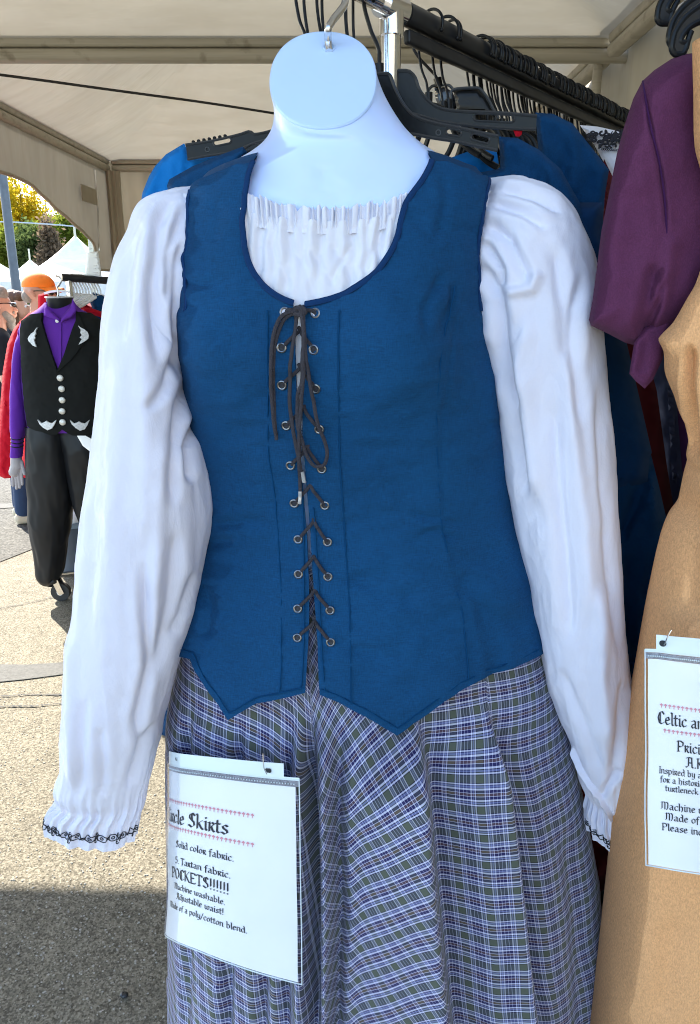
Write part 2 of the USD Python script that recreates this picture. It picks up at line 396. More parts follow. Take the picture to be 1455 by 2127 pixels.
mat('clear_film', {'t': ('transparent_bsdf', {'color': (.98, .99, 1.0)}), 'gl': ('glossy_bsdf', {'color': (1, 1, 1), 'roughness': .12}), 'lw': ('layer_weight', {'blend': .5}), 'pw': ('math', {'math_type': 'power', 'value2': 3.0}), 'fr': ('math', {'math_type': 'multiply_add', 'value2': .5, 'value3': .05}),
                   'g': ('geometry', {}), 'n': ('noise_texture', {'scale': 22.0, 'detail': 2}), 'b': ('bump', {'strength': .35, 'distance': .006}),
                   'x': ('mix_closure', {})},
    [('g.position', 'n.vector'), ('n.fac', 'b.height'), ('b.normal', 'gl.normal'), ('lw.facing', 'pw.value1'), ('pw.value', 'fr.value1'), ('fr.value', 'x.fac'), ('t.BSDF', 'x.closure1'), ('gl.BSDF', 'x.closure2')], surface='x.closure')
def vinyl(name, c, tr):
    c = np.array(c)
    return mat(name, {'g': ('geometry', {}), 'n': ('noise_texture', {'scale': 1.6, 'detail': 6, 'roughness': .6}), 'm': ('mapping', {'scale': (3, 14, 3), 'rotation': (0, 0, .7)}), 'n2': ('noise_texture', {'scale': 1.0, 'detail': 4}),
        'r': ('rgb_ramp', {'ramp': [(.3, tuple(c * .90)), (.55, tuple(c)), (.8, tuple(np.minimum(c * 1.06, 1)))]}), 'r2': ('rgb_ramp', {'ramp': [(.35, (.93, .92, .90)), (.6, (1, 1, 1))]}),
        'mx': ('mix_color', {'blend_type': 'multiply', 'fac': 1.0}), 'b': ('bump', {'strength': .25, 'distance': .03}),
        'p': ('principled_bsdf', {'roughness': .55}), 't': ('translucent_bsdf', {}), 'x': ('mix_closure', {'fac': tr})},
        [('g.position', 'n.vector'), ('g.position', 'm.vector'), ('m.vector', 'n2.vector'), ('n.fac', 'r.fac'), ('n2.fac', 'r2.fac'), ('r.color', 'mx.a'), ('r2.color', 'mx.b'), ('mx.result', 'p.base_color'),
         ('mx.result', 't.color'), ('n2.fac', 'b.height'), ('b.normal', 'p.normal'), ('p.BSDF', 'x.closure1'), ('t.BSDF', 'x.closure2')], surface='x.closure')
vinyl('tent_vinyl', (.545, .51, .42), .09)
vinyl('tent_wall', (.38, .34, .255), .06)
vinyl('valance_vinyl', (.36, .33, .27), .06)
vinyl('white_vinyl', (.80, .82, .83), .25)
mat('tent_tube', {'g': ('geometry', {}), 'm': ('mapping', {'scale': (1.2, 20, 60)}), 'n': ('noise_texture', {'scale': 1.0, 'detail': 6, 'roughness': .7}), 'n2': ('noise_texture', {'scale': 9.0, 'detail': 5}),
    'r': ('rgb_ramp', {'ramp': [(.3, (.32, .30, .23)), (.5, (.43, .40, .32)), (.75, (.48, .45, .37))]}), 'r2': ('rgb_ramp', {'ramp': [(.28, (.62, .60, .56)), (.38, (1, 1, 1))]}),
    'mx': ('mix_color', {'blend_type': 'multiply', 'fac': 1.0}), 'p': ('principled_bsdf', {'roughness': .5, 'metallic': .15})},
    [('g.position', 'm.vector'), ('m.vector', 'n.vector'), ('g.position', 'n2.vector'), ('n.fac', 'r.fac'), ('n2.fac', 'r2.fac'), ('r.color', 'mx.a'), ('r2.color', 'mx.b'), ('mx.result', 'p.base_color')])
def asphalt(name, dark, light, warm, scale=230, bump=.9):
    return mat(name, {'g': ('geometry', {}), 'v': ('voronoi_texture', {'scale': scale, 'randomness': 1.0}), 'n': ('noise_texture', {'scale': scale * .42, 'detail': 4, 'roughness': .7}), 'n2': ('noise_texture', {'scale': .9, 'detail': 6, 'roughness': .6}),
        'n4': ('noise_texture', {'scale': 14.0, 'detail': 5, 'roughness': .7}), 'bw': ('separate_color', {}),
        'r': ('rgb_ramp', {'ramp': [(.1, dark), (.5, warm), (.95, light)]}), 'rn': ('rgb_ramp', {'ramp': [(.30, (.50, .49, .47)), (.55, (1, 1, 1)), (.75, (1.0, 1.0, 1.0))]}),
        'r2': ('rgb_ramp', {'ramp': [(.3, (.74, .74, .75)), (.65, (1, 1, 1))]}), 'r4': ('rgb_ramp', {'ramp': [(.3, (.72, .72, .72)), (.6, (1, 1, 1))]}),
        'm1': ('mix_color', {'blend_type': 'multiply', 'fac': 1.0}), 'm2': ('mix_color', {'blend_type': 'multiply', 'fac': 1.0}), 'm3': ('mix_color', {'blend_type': 'multiply', 'fac': 1.0}),
        'b': ('bump', {'strength': bump, 'distance': .005}), 'p': ('principled_bsdf', {'roughness': .9, 'specular_ior_level': .25})},
        [('g.position', 'v.vector'), ('g.position', 'n.vector'), ('g.position', 'n2.vector'), ('g.position', 'n4.vector'), ('v.color', 'bw.color'), ('bw.r', 'r.fac'), ('n.fac', 'rn.fac'), ('n2.fac', 'r2.fac'), ('n4.fac', 'r4.fac'),
         ('r.color', 'm1.a'), ('rn.color', 'm1.b'), ('m1.result', 'm2.a'), ('r2.color', 'm2.b'), ('m2.result', 'm3.a'), ('r4.color', 'm3.b'), ('m3.result', 'p.base_color'), ('n.fac', 'b.height'), ('b.normal', 'p.normal')])
asphalt('asphalt', (.145, .13, .097), (.37, .335, .26), (.25, .224, .168))
asphalt('street', (.07, .07, .063), (.17, .166, .148), (.115, .114, .103), scale=110, bump=.5)
plain('tar', (.05, .05, .048), .85, var=.3, vscale=40)
plain('shadow_paint', (.10, .10, .095), .9, var=.25, vscale=60, bump=.6, bscale=150)  # dark tone standing in for shadow on the ground
plain('skin_a', (.52, .27, .19), .5, var=.08, vscale=20)
plain('skin_b', (.56, .32, .24), .5, var=.08, vscale=20)
plain('hand_form', (.36, .32, .33), .45)
plain('hair_brown', (.10, .045, .02), .6, var=.4, vscale=60, bump=.6, bscale=120)
plain('hair_grey', (.25, .22, .19), .8, var=.25, vscale=60, bump=.6, bscale=160)
plain('lens_dark', (.02, .012, .010), .1)
plain('cap_orange', (.88, .20, .01), .8, var=.1, vscale=30)
cloth('tee_white', (.80, .79, .77), var=.05, grain=(200, 200, 400), big=.08, bump=.2)
cloth('tee_black', (.014, .016, .022), var=.1, grain=(200, 200, 400), big=.2, bump=.3)
cloth('jeans', (.03, .05, .10), var=.2, grain=(300, 300, 500), big=.2, bump=.4)
plain('shoe_tan', (.50, .42, .30), .7, var=.1)
plain('shoe_dark', (.03, .03, .033), .6)
plain('print_white', (.75, .76, .80), .7)
plain('lamp_metal', (.085, .095, .11), .55, .5, var=.15, vscale=8)
plain('wire_grey', (.35, .38, .40), .5)
plain('rubber', (.012, .012, .013), .55, bump=.2)
plain('bin_blue', (.05, .07, .10), .45, var=.2)
plain('bin_rim', (.20, .26, .32), .4)
plain('hanger_white', (.80, .80, .80), .35)
plain('card_white', (.82, .82, .82), .6)
plain('stone_grey', (.36, .34, .30), .9, var=.2, vscale=20, bump=.6)
plain('bark', (.09, .065, .045), .9, bump=.8, bscale=12, var=.3)
def leaf(name, c1, c2):
    return mat(name, {'g': ('geometry', {}), 'n': ('noise_texture', {'scale': .45, 'detail': 3}), 'a': ('math', {'math_type': 'multiply_add', 'value2': .45}), 's': ('math', {'math_type': 'multiply', 'value2': .75}),
        'r': ('rgb_ramp', {'ramp': [(.2, c1), (.8, c2)]}), 'd': ('diffuse_bsdf', {}), 't': ('translucent_bsdf', {}), 'x': ('mix_closure', {'fac': .48})},
        [('g.position', 'n.vector'), ('g.random_per_island', 'a.value1'), ('n.fac', 's.value1'), ('s.value', 'a.value3'), ('a.value', 'r.fac'), ('r.color', 'd.color'), ('r.color', 't.color'), ('d.BSDF', 'x.closure1'), ('t.BSDF', 'x.closure2')], surface='x.closure')
leaf('leaf_yellow', (.30, .24, .015), (.80, .52, .02))
leaf('leaf_green', (.09, .13, .02), (.34, .36, .05))
leaf('leaf_mixed', (.12, .14, .02), (.55, .44, .05))
leaf('leaf_brown', (.12, .09, .06), (.30, .22, .15))
leaf('leaf_deep', (.05, .08, .03), (.16, .20, .06))

# tartan: two woven thread sequences over the cloth's own coordinates (metres)
def tartan(name, period):
    W, G, N, K, B, T = (.60, .61, .78), (.075, .088, .066), (.016, .016, .080), (.012, .013, .034), (.16, .185, .36), (.10, .055, .045)
    seq = [(W, 2.0), (K, 1.4), (B, 2.6), (K, 1.4), (W, 2.0), (K, 1.6), (G, 12.5), (K, 1.6), (W, 1.9), (K, 1.4), (B, 3.0), (N, 1.4), (W, 1.9), (N, 6.0), (W, .8), (N, 5.6), (W, .8), (N, 6.2)]
    seq2 = [(W, 2.7), (K, 1.4), (B, 2.8), (K, 1.3), (W, 2.2), (K, 1.4), (G, 11.5), (K, 1.4), (W, 2.1), (N, 1.2), (B, 3.2), (N, 1.0), (W, 2.6), (N, 4.6), (W, .85), (T, 4.6), (W, .85), (N, 5.0)]
    def ramp(s):
        tot = sum(w for _, w in s); t = 0; out = []
        for c, w in s: out.append((t / tot, c)); t += w
        return out
    nodes = {'uv': ('attribute', {'attribute': 'st'}), 'sp': ('separate_xyz', {}), 'g': ('geometry', {}),
             'fu': ('math', {'math_type': 'multiply', 'value2': 1 / period}), 'fv': ('math', {'math_type': 'multiply', 'value2': 1 / (period * 1.12)}),
             'mu': ('math', {'math_type': 'fraction'}), 'mv': ('math', {'math_type': 'fraction'}),
             'ru': ('rgb_ramp', {'ramp': ramp(seq), 'interpolate': False}), 'rv': ('rgb_ramp', {'ramp': ramp(seq2), 'interpolate': False}),
             'mx': ('mix_color', {'blend_type': 'mix', 'fac': .59}), 'n': ('noise_texture', {'scale': 900.0, 'detail': 2}), 'b': ('bump', {'strength': .3, 'distance': .001}),
             'p': ('principled_bsdf', {'roughness': .85, 'specular_ior_level': .2, 'sheen_weight': .1})}
    links = [('uv.vector', 'sp.vector'), ('sp.x', 'fu.value1'), ('sp.y', 'fv.value1'), ('fu.value', 'mu.value1'), ('fv.value', 'mv.value1'), ('mu.value', 'ru.fac'), ('mv.value', 'rv.fac'),
             ('ru.color', 'mx.a'), ('rv.color', 'mx.b'), ('mx.result', 'p.base_color'), ('g.position', 'n.vector'), ('n.fac', 'b.height'), ('b.normal', 'p.normal')]
    return mat(name, nodes, links)
tartan('tartan_cloth', .0315)
# ------------------------------------------------------------------ the setting
def sheet(name, pts, z, m, kind='structure'):
    V, f, l = tri_poly(Polygon(pts), 3.0) if False else (None, None, None)
    p = Polygon(pts); v, ff = trimesh.creation.triangulate_polygon(p, engine='earcut')
    v = np.column_stack([v, np.full(len(v), z)])
    e1, e2 = v[ff[:, 1]] - v[ff[:, 0]], v[ff[:, 2]] - v[ff[:, 0]]
    bad = np.cross(e1, e2)[:, 2] < 0; ff[bad] = ff[bad][:, ::-1]
    return tag(obj(name, (v, ff), m, smooth=False), kind=kind)
g_ = np.array([-400, -200, -60, -20, -6, 0, 6, 20, 60, 200, 400.])
gx, gy = np.meshgrid(g_, g_ + 20)
tag(obj('ground', grid_mesh(np.stack([gx, gy, np.zeros_like(gx)], -1)), 'asphalt', smooth=False), kind='structure')
r0, r1 = on_ground(0, 1168), on_ground(160, 1105)
d_ = (r1 - r0)[:2] / np.linalg.norm((r1 - r0)[:2])
A0, A1 = r0[:2] - d_ * 40, r0[:2] + d_ * 6.0
sheet('street', [A0, A1, A1 + [3, 26], A0 + [-8, 40]], .004, 'street')
# shadow band and shadow line painted on as dark sheets; cracks across the road
def band(name, pts, m, z, label=None):
    P = on_ground([p[0] for p in pts], [p[1] for p in pts])
    return sheet(name, P[:, :2], z, m)
band('painted_shadow_band', [(-60, 1381), (60, 1382), (135, 1377), (190, 1377), (190, 1392), (120, 1404), (50, 1413), (-60, 1424)], 'shadow_paint', .004)  # cast shadow band put in as a darker ground sheet
band('painted_shadow_line', [(-60, 1051), (30, 1047), (68, 1046), (30, 1056), (-60, 1062)], 'shadow_paint', .008)  # thin shadow across the street, painted as a dark sheet
rng = np.random.RandomState(3)
def crack(pts, w, seed):
    q = spline(pts, 60); r = np.random.RandomState(seed)
    q = q + np.cumsum(r.randn(60, 2) * .5, 0) * .6 + r.randn(60, 2) * .6
    P = on_ground(q[:, 0], q[:, 1], .004); ww = w * (.5 + r.rand(60))
    a, b = P.copy(), P.copy(); a[:, 1] += ww; b[:, 1] -= ww
    return grid_mesh(np.stack([b, a], 1))
tag(obj('road_crack', crack([(-40, 1452), (40, 1446), (130, 1443), (260, 1437)], .0035, 1), 'tar', smooth=False), kind='structure')
tag(obj('road_crack', crack([(-40, 1468), (60, 1466), (140, 1460), (260, 1463)], .0035, 2), 'tar', smooth=False), kind='structure')
tag(obj('road_crack', crack([(-20, 1265), (40, 1255), (100, 1240), (160, 1232)], .003, 5), 'tar', smooth=False), kind='structure')
# loose grit on the asphalt beside the stall
rs = np.random.RandomState(11)
q = np.stack([rs.uniform(-10, 420, 1500), 2127 - rs.power(1.3, 1500) * 720], 1)
P = on_ground(q[:, 0], q[:, 1], .001); grit = []
for k in range(len(P)):
    m = trimesh.creation.icosahedron(); m.apply_scale(rs.uniform(.0012, .0034)); m.vertices *= [1, rs.uniform(.6, 1.2), .6]; m.apply_translation(P[k]); grit.append(m)
tag(obj('grit', cat_(grit), 'stone_grey', smooth=False), label='loose pale grit scattered over the asphalt', cat='grit', kind='stuff')
m = trimesh.creation.icosphere(1, .008); m.vertices *= [1.2, 1, .7]; m.apply_translation(on_ground(258, 2067, .005))
tag(obj('pebble', m, 'dark_stone', smooth=False), 'small dark pebble lying on the shaded asphalt beside the tartan skirt', 'pebble')

# ------------------------------------------------------------------ frame tents overhead
XL, XR, Y0, Y1, Y2, EAVE, PEAK = -1.92, 1.06, 0.42, 3.46, 6.40, 2.50, 3.55
def roof_mesh(x0, x1, y0, y1, eave, peak, n=29, p=1.25, sag=.03):
    u = np.linspace(-1, 1, n); X, Y = np.meshgrid(u, u)
    r = np.maximum(np.abs(X), np.abs(Y)); 
    h = (1 - r) ** p
    a = np.minimum(np.abs(X), np.abs(Y)) / np.maximum(r, 1e-6)
    z = eave + (peak - eave) * h - sag * np.sin(np.pi * r) * (1 - a ** 4)
    return grid_mesh(np.stack([(x0 + x1) / 2 + X * (x1 - x0) / 2, (y0 + y1) / 2 + Y * (y1 - y0) / 2, z], -1))
def tent(label, x0, x1, y0, y1):
    t = thing('frame_tent', label, 'tent', 'white frame tents over the stall')
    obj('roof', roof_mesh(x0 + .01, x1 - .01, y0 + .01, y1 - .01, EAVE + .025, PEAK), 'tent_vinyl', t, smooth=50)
    return t
def rail(parent, a, b, name='beam'):
    """a beam of two stacked tubes with a thin lip"""
    a, b = np.array(a, float), np.array(b, float); d = (b - a) / np.linalg.norm(b - a)
    L = np.linalg.norm(b - a); rz = math.atan2(d[1], d[0]); c = (a + b) / 2
    m = cat_([box(c + [0, 0, .027], (L, .05, .056), rz, bev=.012), box(c + [0, 0, -.028], (L, .062, .05), rz, bev=.02)])
    return obj(name, m, 'tent_tube', parent, smooth=40)
tb = tent('white frame tent with scalloped side opening behind the clothes rack', XL, XR, Y1, Y2)
rail(tb, (XL - .1, Y1, EAVE), (XR + 2.2, Y1, EAVE)); rail(tb, (XL, Y1 + .04, EAVE), (XL, Y2, EAVE)); rail(tb, (XL + .04, Y2, EAVE), (XR, Y2, EAVE)); rail(tb, (XR, Y1 + .04, EAVE), (XR, Y2, EAVE))
for (x, y) in ((XL, Y2), (XR, Y2)):
    obj('pole', cyl((x, y, 0), (x, y, EAVE - .06), .036, 14), 'tent_tube', tb)
obj('pole', cyl((XR - .02, Y1 + .06, 0), (XR - .02, Y1 + .06, EAVE - .03), .020, 14), 'tent_tube', tb)
# back wall hanging from the far beam, gathered at the corner
yy = np.linspace(XL - .05, XR, 90); zz = np.linspace(EAVE + .06, .05, 30)
X, Z = np.meshgrid(yy, zz)
Yw = Y2 + .03 + .025 * np.sin(X * 17 + .8 * np.sin(Z * 2)) * (.25 + .75 * np.exp(-(X - XL) / .7)) + .012 * np.sin(X * 41)
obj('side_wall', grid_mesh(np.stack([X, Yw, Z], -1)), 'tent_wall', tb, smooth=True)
Yr = np.linspace(Y0 - 6.0, Y2, 150); Y, Z = np.meshgrid(Yr, zz)  # right wall runs on unseen past the front, added to block sky light
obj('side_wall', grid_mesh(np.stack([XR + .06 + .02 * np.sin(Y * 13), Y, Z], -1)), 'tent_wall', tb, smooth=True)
# gathered bundle of the rolled wall round the corner pole
zz2 = np.linspace(EAVE - .05, .2, 40); th = np.linspace(0, 2 * np.pi, 60, endpoint=False)
rad = (.052 + .012 * np.sin(th * 7)[None] + .012 * np.sin(th * 3 + 1)[None]) * (1 + .25 * np.sin(zz2 * 5)[:, None] * .3)
Pb = np.stack([XL + .035 + rad * np.cos(th), Y2 - .03 + rad * np.sin(th) * .8, np.repeat(zz2[:, None], 60, 1)], -1)
obj('rolled_wall', grid_mesh(Pb, close_u=True), 'tent_wall', tb, smooth=True)
# valance with the arched lower edge along the left side
ap = np.array([(-30, 345), (0, 357), (30, 368), (60, 384), (90, 408), (118, 434), (145, 460), (170, 484), (192, 505), (204, 560)], float)
Pa = on_plane_x(ap[:, 0], ap[:, 1], XL)
yv = np.linspace(Y1 + .05, Y2 - .02, 120)
half = PchipInterpolator(Pa[:, 1], Pa[:, 2])
mid = Pa[0, 1]
zb = np.where(yv >= mid, half(np.clip(yv, Pa[0, 1], Pa[-1, 1])), half(np.clip(2 * mid - yv, Pa[0, 1], Pa[-1, 1])))
zb = np.clip(zb, .9, EAVE - .12)
tv = np.linspace(0, 1, 16)[:, None]
Zv = (EAVE - .05) * (1 - tv) + zb[None] * tv
Xv = XL + .004 + .008 * np.sin(yv * 7)[None] * tv + .003 * np.sin(yv * 23 + 4 * tv)
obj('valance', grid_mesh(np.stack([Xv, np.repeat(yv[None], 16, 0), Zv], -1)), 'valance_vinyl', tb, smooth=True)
obj('valance_hem', tube(np.stack([Xv[-1] + .004, yv, zb], 1), .011, 6), 'tent_wall', tb)
# metal clip and strap beside the corner pole
cl = [on_plane_x(x, y, XL + .03) for x, y in ((196, 352), (199, 390), (203, 430), (204, 470), (207, 520))]
obj('strap', tube(spline(cl, 30), .008, 6), 'chrome', tb)
obj('cable', tube(spline([at(-60, 147, 3.62), at(130, 172, 3.85), at(350, 202, 4.1), at(620, 243, 4.4)], 40), .006, 6), 'tar', tb)
obj('stitched_patch', box(on_plane_x(178, 405, XL) + [.03, 0, 0], (.004, .34, .11)), 'tent_wall', tb)
ta = tent('nearer white frame tent roofing the stall above the clothes rack', XL, XR, Y0, Y1)
obj('rafter', tube(np.array([at(1246, 60, 3.44), at(1243, -10, 3.30), at(1236, -200, 2.95), at(1220, -500, 2.6)]), .020, 12), 'tent_tube', ta)
rail(ta, (XL, Y0, EAVE), (XR, Y0, EAVE)); rail(ta, (XL, Y0 + .04, EAVE), (XL, Y1 - .06, EAVE)); rail(ta, (XR, Y0 + .04, EAVE), (XR, Y1 - .06, EAVE))
for y in (Y0,): obj('pole', cyl((XR, y, 0), (XR, y, EAVE - .06), .036, 14), 'tent_tube', ta)
td_ = tent('added unseen white frame tent on the right, blocking sky light past the side wall', XR + .12, XR + 3.1, Y0 - 3.0, Y0)  # out of view, added to darken the right side of the bodice
for y in (Y0 - 3.0,): obj('pole', cyl((XR + .2, y + .1, 0), (XR + .2, y + .1, EAVE - .06), .036, 14), 'tent_tube', td_)
tc = tent('neighbouring white frame tent shading the asphalt on the left', XL - 3.0, XL - .02, Y0, 4.06)
rail(tc, (XL - 3, 4.03, EAVE), (XL - .06, 4.03, EAVE))
for k in range(2): obj('rolled_wall', cyl((XL - 3.3, 4.16 + .15 * k, EAVE - .02), (XL - .3, 4.13 + .12 * k, EAVE - .02), .048, 12), 'tent_wall', tc)  # unseen rolls, added and spaced to let light stripes into the tent shadow

# ------------------------------------------------------------------ far white tents, trees, lamp post, wire
def far_tent(px, py_peak, fwd, half_w, label, eave=2.05):
    top = at(px, py_peak, fwd); t = thing('white_tent', label, 'tent', 'white peaked tents across the street')
    x, y, zp = top
    obj('roof', roof_mesh(x - half_w, x + half_w, y - half_w, y + half_w, eave, zp, 41, 1.75, .0), 'white_vinyl', t, smooth=50)
    v = []
    for s in (-1, 1):
        v += [box((x + s * half_w, y, eave - .4), (.02, 2 * half_w, .82)), box((x, y + s * half_w, eave - .4), (2 * half_w - .05, .02, .82))]
    obj('valance', cat_(v), 'white_vinyl', t, smooth=False)
    obj('finial', cyl((x, y, zp - .1), (x, y, zp + .75), .07, 8), 'tent_tube', t)
    for sx in (-1, 1):
        for sy in (-1, 1):
            obj('leg', cyl((x + sx * (half_w - .06), y + sy * (half_w - .06), 0), (x + sx * (half_w - .06), y + sy * (half_w - .06), eave - .01), .04, 8), 'tent_tube', t)
    return t
far_tent(156, 488, 48, 3.6, 'largest white peaked tent, right of the orange cap')
far_tent(62, 538, 60, 2.6, 'smaller white peaked tent above the orange cap')
far_tent(-22, 533, 56, 3.2, 'white peaked tent cut off at the left edge beside the lamp post')
def leaves(center, rad, n, size, seed, lean=0):
    r = np.random.RandomState(seed); k = 26
    cl = r.randn(k, 3); cl /= np.linalg.norm(cl, axis=1, keepdims=True); cl *= (r.rand(k, 1) ** .45) * .85
    c = cl[r.randint(0, k, n)] + r.randn(n, 3) * .17
    c = c * rad + center
    a = r.randn(n, 3); a /= np.linalg.norm(a, axis=1, keepdims=True); b = np.cross(a, r.randn(n, 3)); b /= np.linalg.norm(b, axis=1, keepdims=True)
    s = size * r.uniform(.6, 1.4, (n, 1))
    V = np.stack([c - a * s, c + b * s * .55, c + a * s, c - b * s * .55], 1).reshape(-1, 3)
    i = np.arange(n)[:, None] * 4
    return trimesh.Trimesh(V, np.vstack([i + [0, 1, 2], i + [0, 2, 3]]), process=False)
def tree(px, py_top, fwd, w, m, label, seed, n=9000, size=.18):
    fwd, w = fwd * 1.3, w * 1.3
    top = at(px, py_top, fwd); x, y, z = top
    t = thing('tree', label, 'tree', 'autumn trees behind the white tents')
    r = np.random.RandomState(seed)
    tr = [tube(spline([(x, y, -.05), (x + .15, y, z * .3), (x - .1, y, z * .6), (x + .1, y, z * .9)], 14), np.linspace(.24, .05, 14), 8)]
    for k in range(7):
        a = r.uniform(0, 6.28); h = z * r.uniform(.25, .65); L = w * r.uniform(.5, .8)
        tr.append(tube(spline([(x, y, h), (x + L * .5 * math.cos(a), y + L * .5 * math.sin(a), h + L * .35), (x + L * math.cos(a), y + L * math.sin(a), h + L * .6)], 8), np.linspace(.09, .02, 8), 6))
    obj('trunk', cat_(tr), 'bark', t)
    cz = z * .56
    obj('crown', leaves(np.array([x, y, cz]), np.array([w, w, z * .46]), n, size, seed), m, t, smooth=False)
tree(36, 352, 66, 2.5, 'leaf_yellow', 'bright yellow tree just right of the lamp post', 1)
tree(-10, 365, 62, 2.2, 'leaf_yellow', 'yellow tree at the left edge behind the lamp post', 2)
tree(90, 392, 72, 2.4, 'leaf_mixed', 'yellow-green tree in the middle of the row above the white tents', 3)
tree(125, 425, 60, 1.9, 'leaf_green', 'green tree left of the gap of sky', 4)
tree(104, 462, 52, 1.2, 'leaf_brown', 'brownish thin tree between the two tent peaks', 5, 5000)
tree(60, 455, 54, 1.8, 'leaf_deep', 'dark green tree above the smaller tent peak', 6)
tree(184, 478, 70, 1.7, 'leaf_mixed', 'small yellow-green tree right of the largest tent peak', 7, 6000)
tree(18, 470, 56, 1.7, 'leaf_green', 'green bush of a tree low behind the lamp post', 8)
tree(240, 440, 74, 2.6, 'leaf_green', 'green tree hidden behind the tent corner pole', 9, 5000)
P = at(34, 600, 15.0)
t = thing('lamp_post', 'dark grey metal lamp post at the left edge before the trees', 'lamp post')
obj('post', cyl((P[0], P[1], 0), (P[0], P[1], 8.2), .088, 16, .07), 'lamp_metal', t)
obj('base_flange', box((P[0], P[1], .04), (.34, .34, .06), bev=.012), 'lamp_metal', t)
obj('arm', tube(spline([(P[0], P[1], 8.1), (P[0] + .3, P[1], 8.5), (P[0] + 1.4, P[1], 8.6)], 16), .045, 10), 'lamp_metal', t)
obj('lamp_head', box((P[0] + 1.7, P[1], 8.58), (.7, .28, .14), bev=.04), 'lamp_metal', t)
tag(obj('overhead_wire', tube(spline([at(-300, 455, 24), at(0, 460, 24.4), at(110, 466, 24.6), at(215, 474, 25), at(600, 470, 26)], 40), .022, 6), 'wire_grey'), 'thin pale overhead wire crossing in front of the trees', 'wire')
P = at(189, 560, 30)
t = thing('flag_pole', 'pale wooden post standing right of the largest white tent peak', 'post')
obj('post', cyl((P[0], P[1], 0), at(187, 488, 30), .09, 10), 'tent_tube', t)
obj('finial', trimesh.creation.icosphere(2, .11).apply_translation(at(187, 485, 30)), 'tent_tube', t)
# low grey building front beyond the tents
P0 = at(40, 600, 90)
t = thing('far_building', 'low blue-grey building far behind the street under the tents', 'building')
obj('wall', box((P0[0] + 4, 91, 1.5), (70, 2, 3.0)), 'lamp_metal', t, smooth=False)
obj('roof', box((P0[0] + 4, 91, 3.1), (71, 3, .2)), 'lamp_metal', t, smooth=False)
# ------------------------------------------------------------------ the torso form on its hook
CY = 0.95
rows = [  # py, left, right, half depth of the body, seen at the distance CY
    (328, 522, 906, .066), (350, 455, 975, .074), (372, 412, 1008, .082), (400, 390, 1011, .090), (430, 385, 1010, .098), (500, 383, 1003, .110), (600, 380, 1001, .118),
    (700, 381, 1010, .122), (800, 393, 1029, .118), (900, 409, 1043, .110), (1000, 430, 1055, .102), (1050, 436, 1063, .100), (1100, 431, 1079, .102), (1150, 420, 1090, .106),
    (1200, 408, 1101, .110), (1300, 381, 1117, .120), (1365, 363, 1129, .128), (1500, 350, 1150, .135), (1700, 345, 1190, .14)]
rings = []   # centre, half width, half depth, half rise of a ring
def ring(px, py, f, w_px, d, h):
    c = at(px, py, f); w = np.linalg.norm(at(px + w_px, py, f) - c); rings.append((c, w, d, h))
ring(672, 165, .928, 111, .048, .059); ring(682, 203, .931, 114, .051, .046); ring(693, 234, .935, 121, .054, .034); ring(704, 262, .940, 131, .057, .022); ring(713, 292, .945, 152, .061, .010)
for py, l, r, d in rows: ring((l + r) / 2, py, CY, (r - l) / 2 - 12 * np.clip((py - 372) / 60, 0, 1), d, 0.0)
rc_ = np.array([r[0] for r in rings]); rp_ = np.array([r[1:] for r in rings])
tt = np.concatenate([[0], np.cumsum(np.maximum(np.linalg.norm(np.diff(rc_, axis=0), axis=1), .006))])
NR, NT = 420, 361
uu = np.linspace(0, tt[-1], NR)
from scipy.ndimage import gaussian_filter1d
RC, RP = PchipInterpolator(tt, rc_)(uu), PchipInterpolator(tt, rp_)(uu)
keep_ = np.clip((np.arange(NR) - 2) / 14, 0, 1)[:, None]
RC, RP = (x * (1 - keep_) + keep_ * gaussian_filter1d(x, 7, axis=0, mode='nearest') for x in (RC, RP))
TH = np.linspace(-np.pi, np.pi, NT)
def sup(v, p): return np.sign(v) * np.abs(v) ** p
s_, c_ = sup(np.sin(TH), .90), sup(np.cos(TH), .90)
TP = RC[:, None] + np.stack([RP[:, :1] * s_, -RP[:, 1:2] * c_, -RP[:, 2:3] * c_], -1)
# bust: two soft mounds turned a little to the left like the whole form; shallow hollow between
FACE = math.radians(-14)
zc = TP[..., 2].mean(1, keepdims=True); z_b = at(640, 735, .83)[2]
for sgn, amp in ((-1, .030), (1, .034)):
    dth = (TH - FACE - sgn * math.radians(33))[None]
    zz = zc - z_b
    bump = amp * np.exp(-(dth / .36) ** 2) * np.exp(-(zz / np.where(zz > 0, .085, .060)) ** 2)
    TP[..., 1] -= bump; TP[..., 0] += bump * np.sin(FACE + sgn * .4) * .3
# collar bones and the hollow at the base of the neck
Q = proj(TP).reshape(-1, 2)
hh = creases(Q, [([(650, 420), (560, 395), (505, 372)], 20, .0012, 'r'), ([(700, 420), (800, 392), (870, 360)], 20, .0012, 'r'), ([(672, 340), (672, 405)], 18, .001, 'g'),
                 ([(610, 300), (640, 390)], 30, .0010, 'r'), ([(770, 290), (710, 390)], 30, .0010, 'r')]).reshape(NR, NT)
nn = grid_normals(TP); nn = nn * (1 if ((TP - TP.mean(1, keepdims=True)) * nn).sum() > 0 else -1)
front = (np.cos(TH) > 0)[None]
TP = TP + nn * (hh * front)[..., None]
T = Surf(TP, TH)
form = thing('torso_form', 'pale blue-white plastic torso form hanging by its steel hook, dressed in the blue bodice', 'dress form')
kb = int(np.searchsorted(uu, tt[len(rings) - 4]))
TB = TP[:kb, :-1].copy(); shr_ = np.clip((1.45 - TB[..., 2].mean(1)) / .3, 0, 1)[:, None, None]
TB = TB - (TB - TB.mean(1, keepdims=True)) * .16 * shr_
obj('body', grid_mesh(TB, close_u=True), 'form_plastic', form, smooth=True)
top = TP[0, :-1]; ctr = top.mean(0)
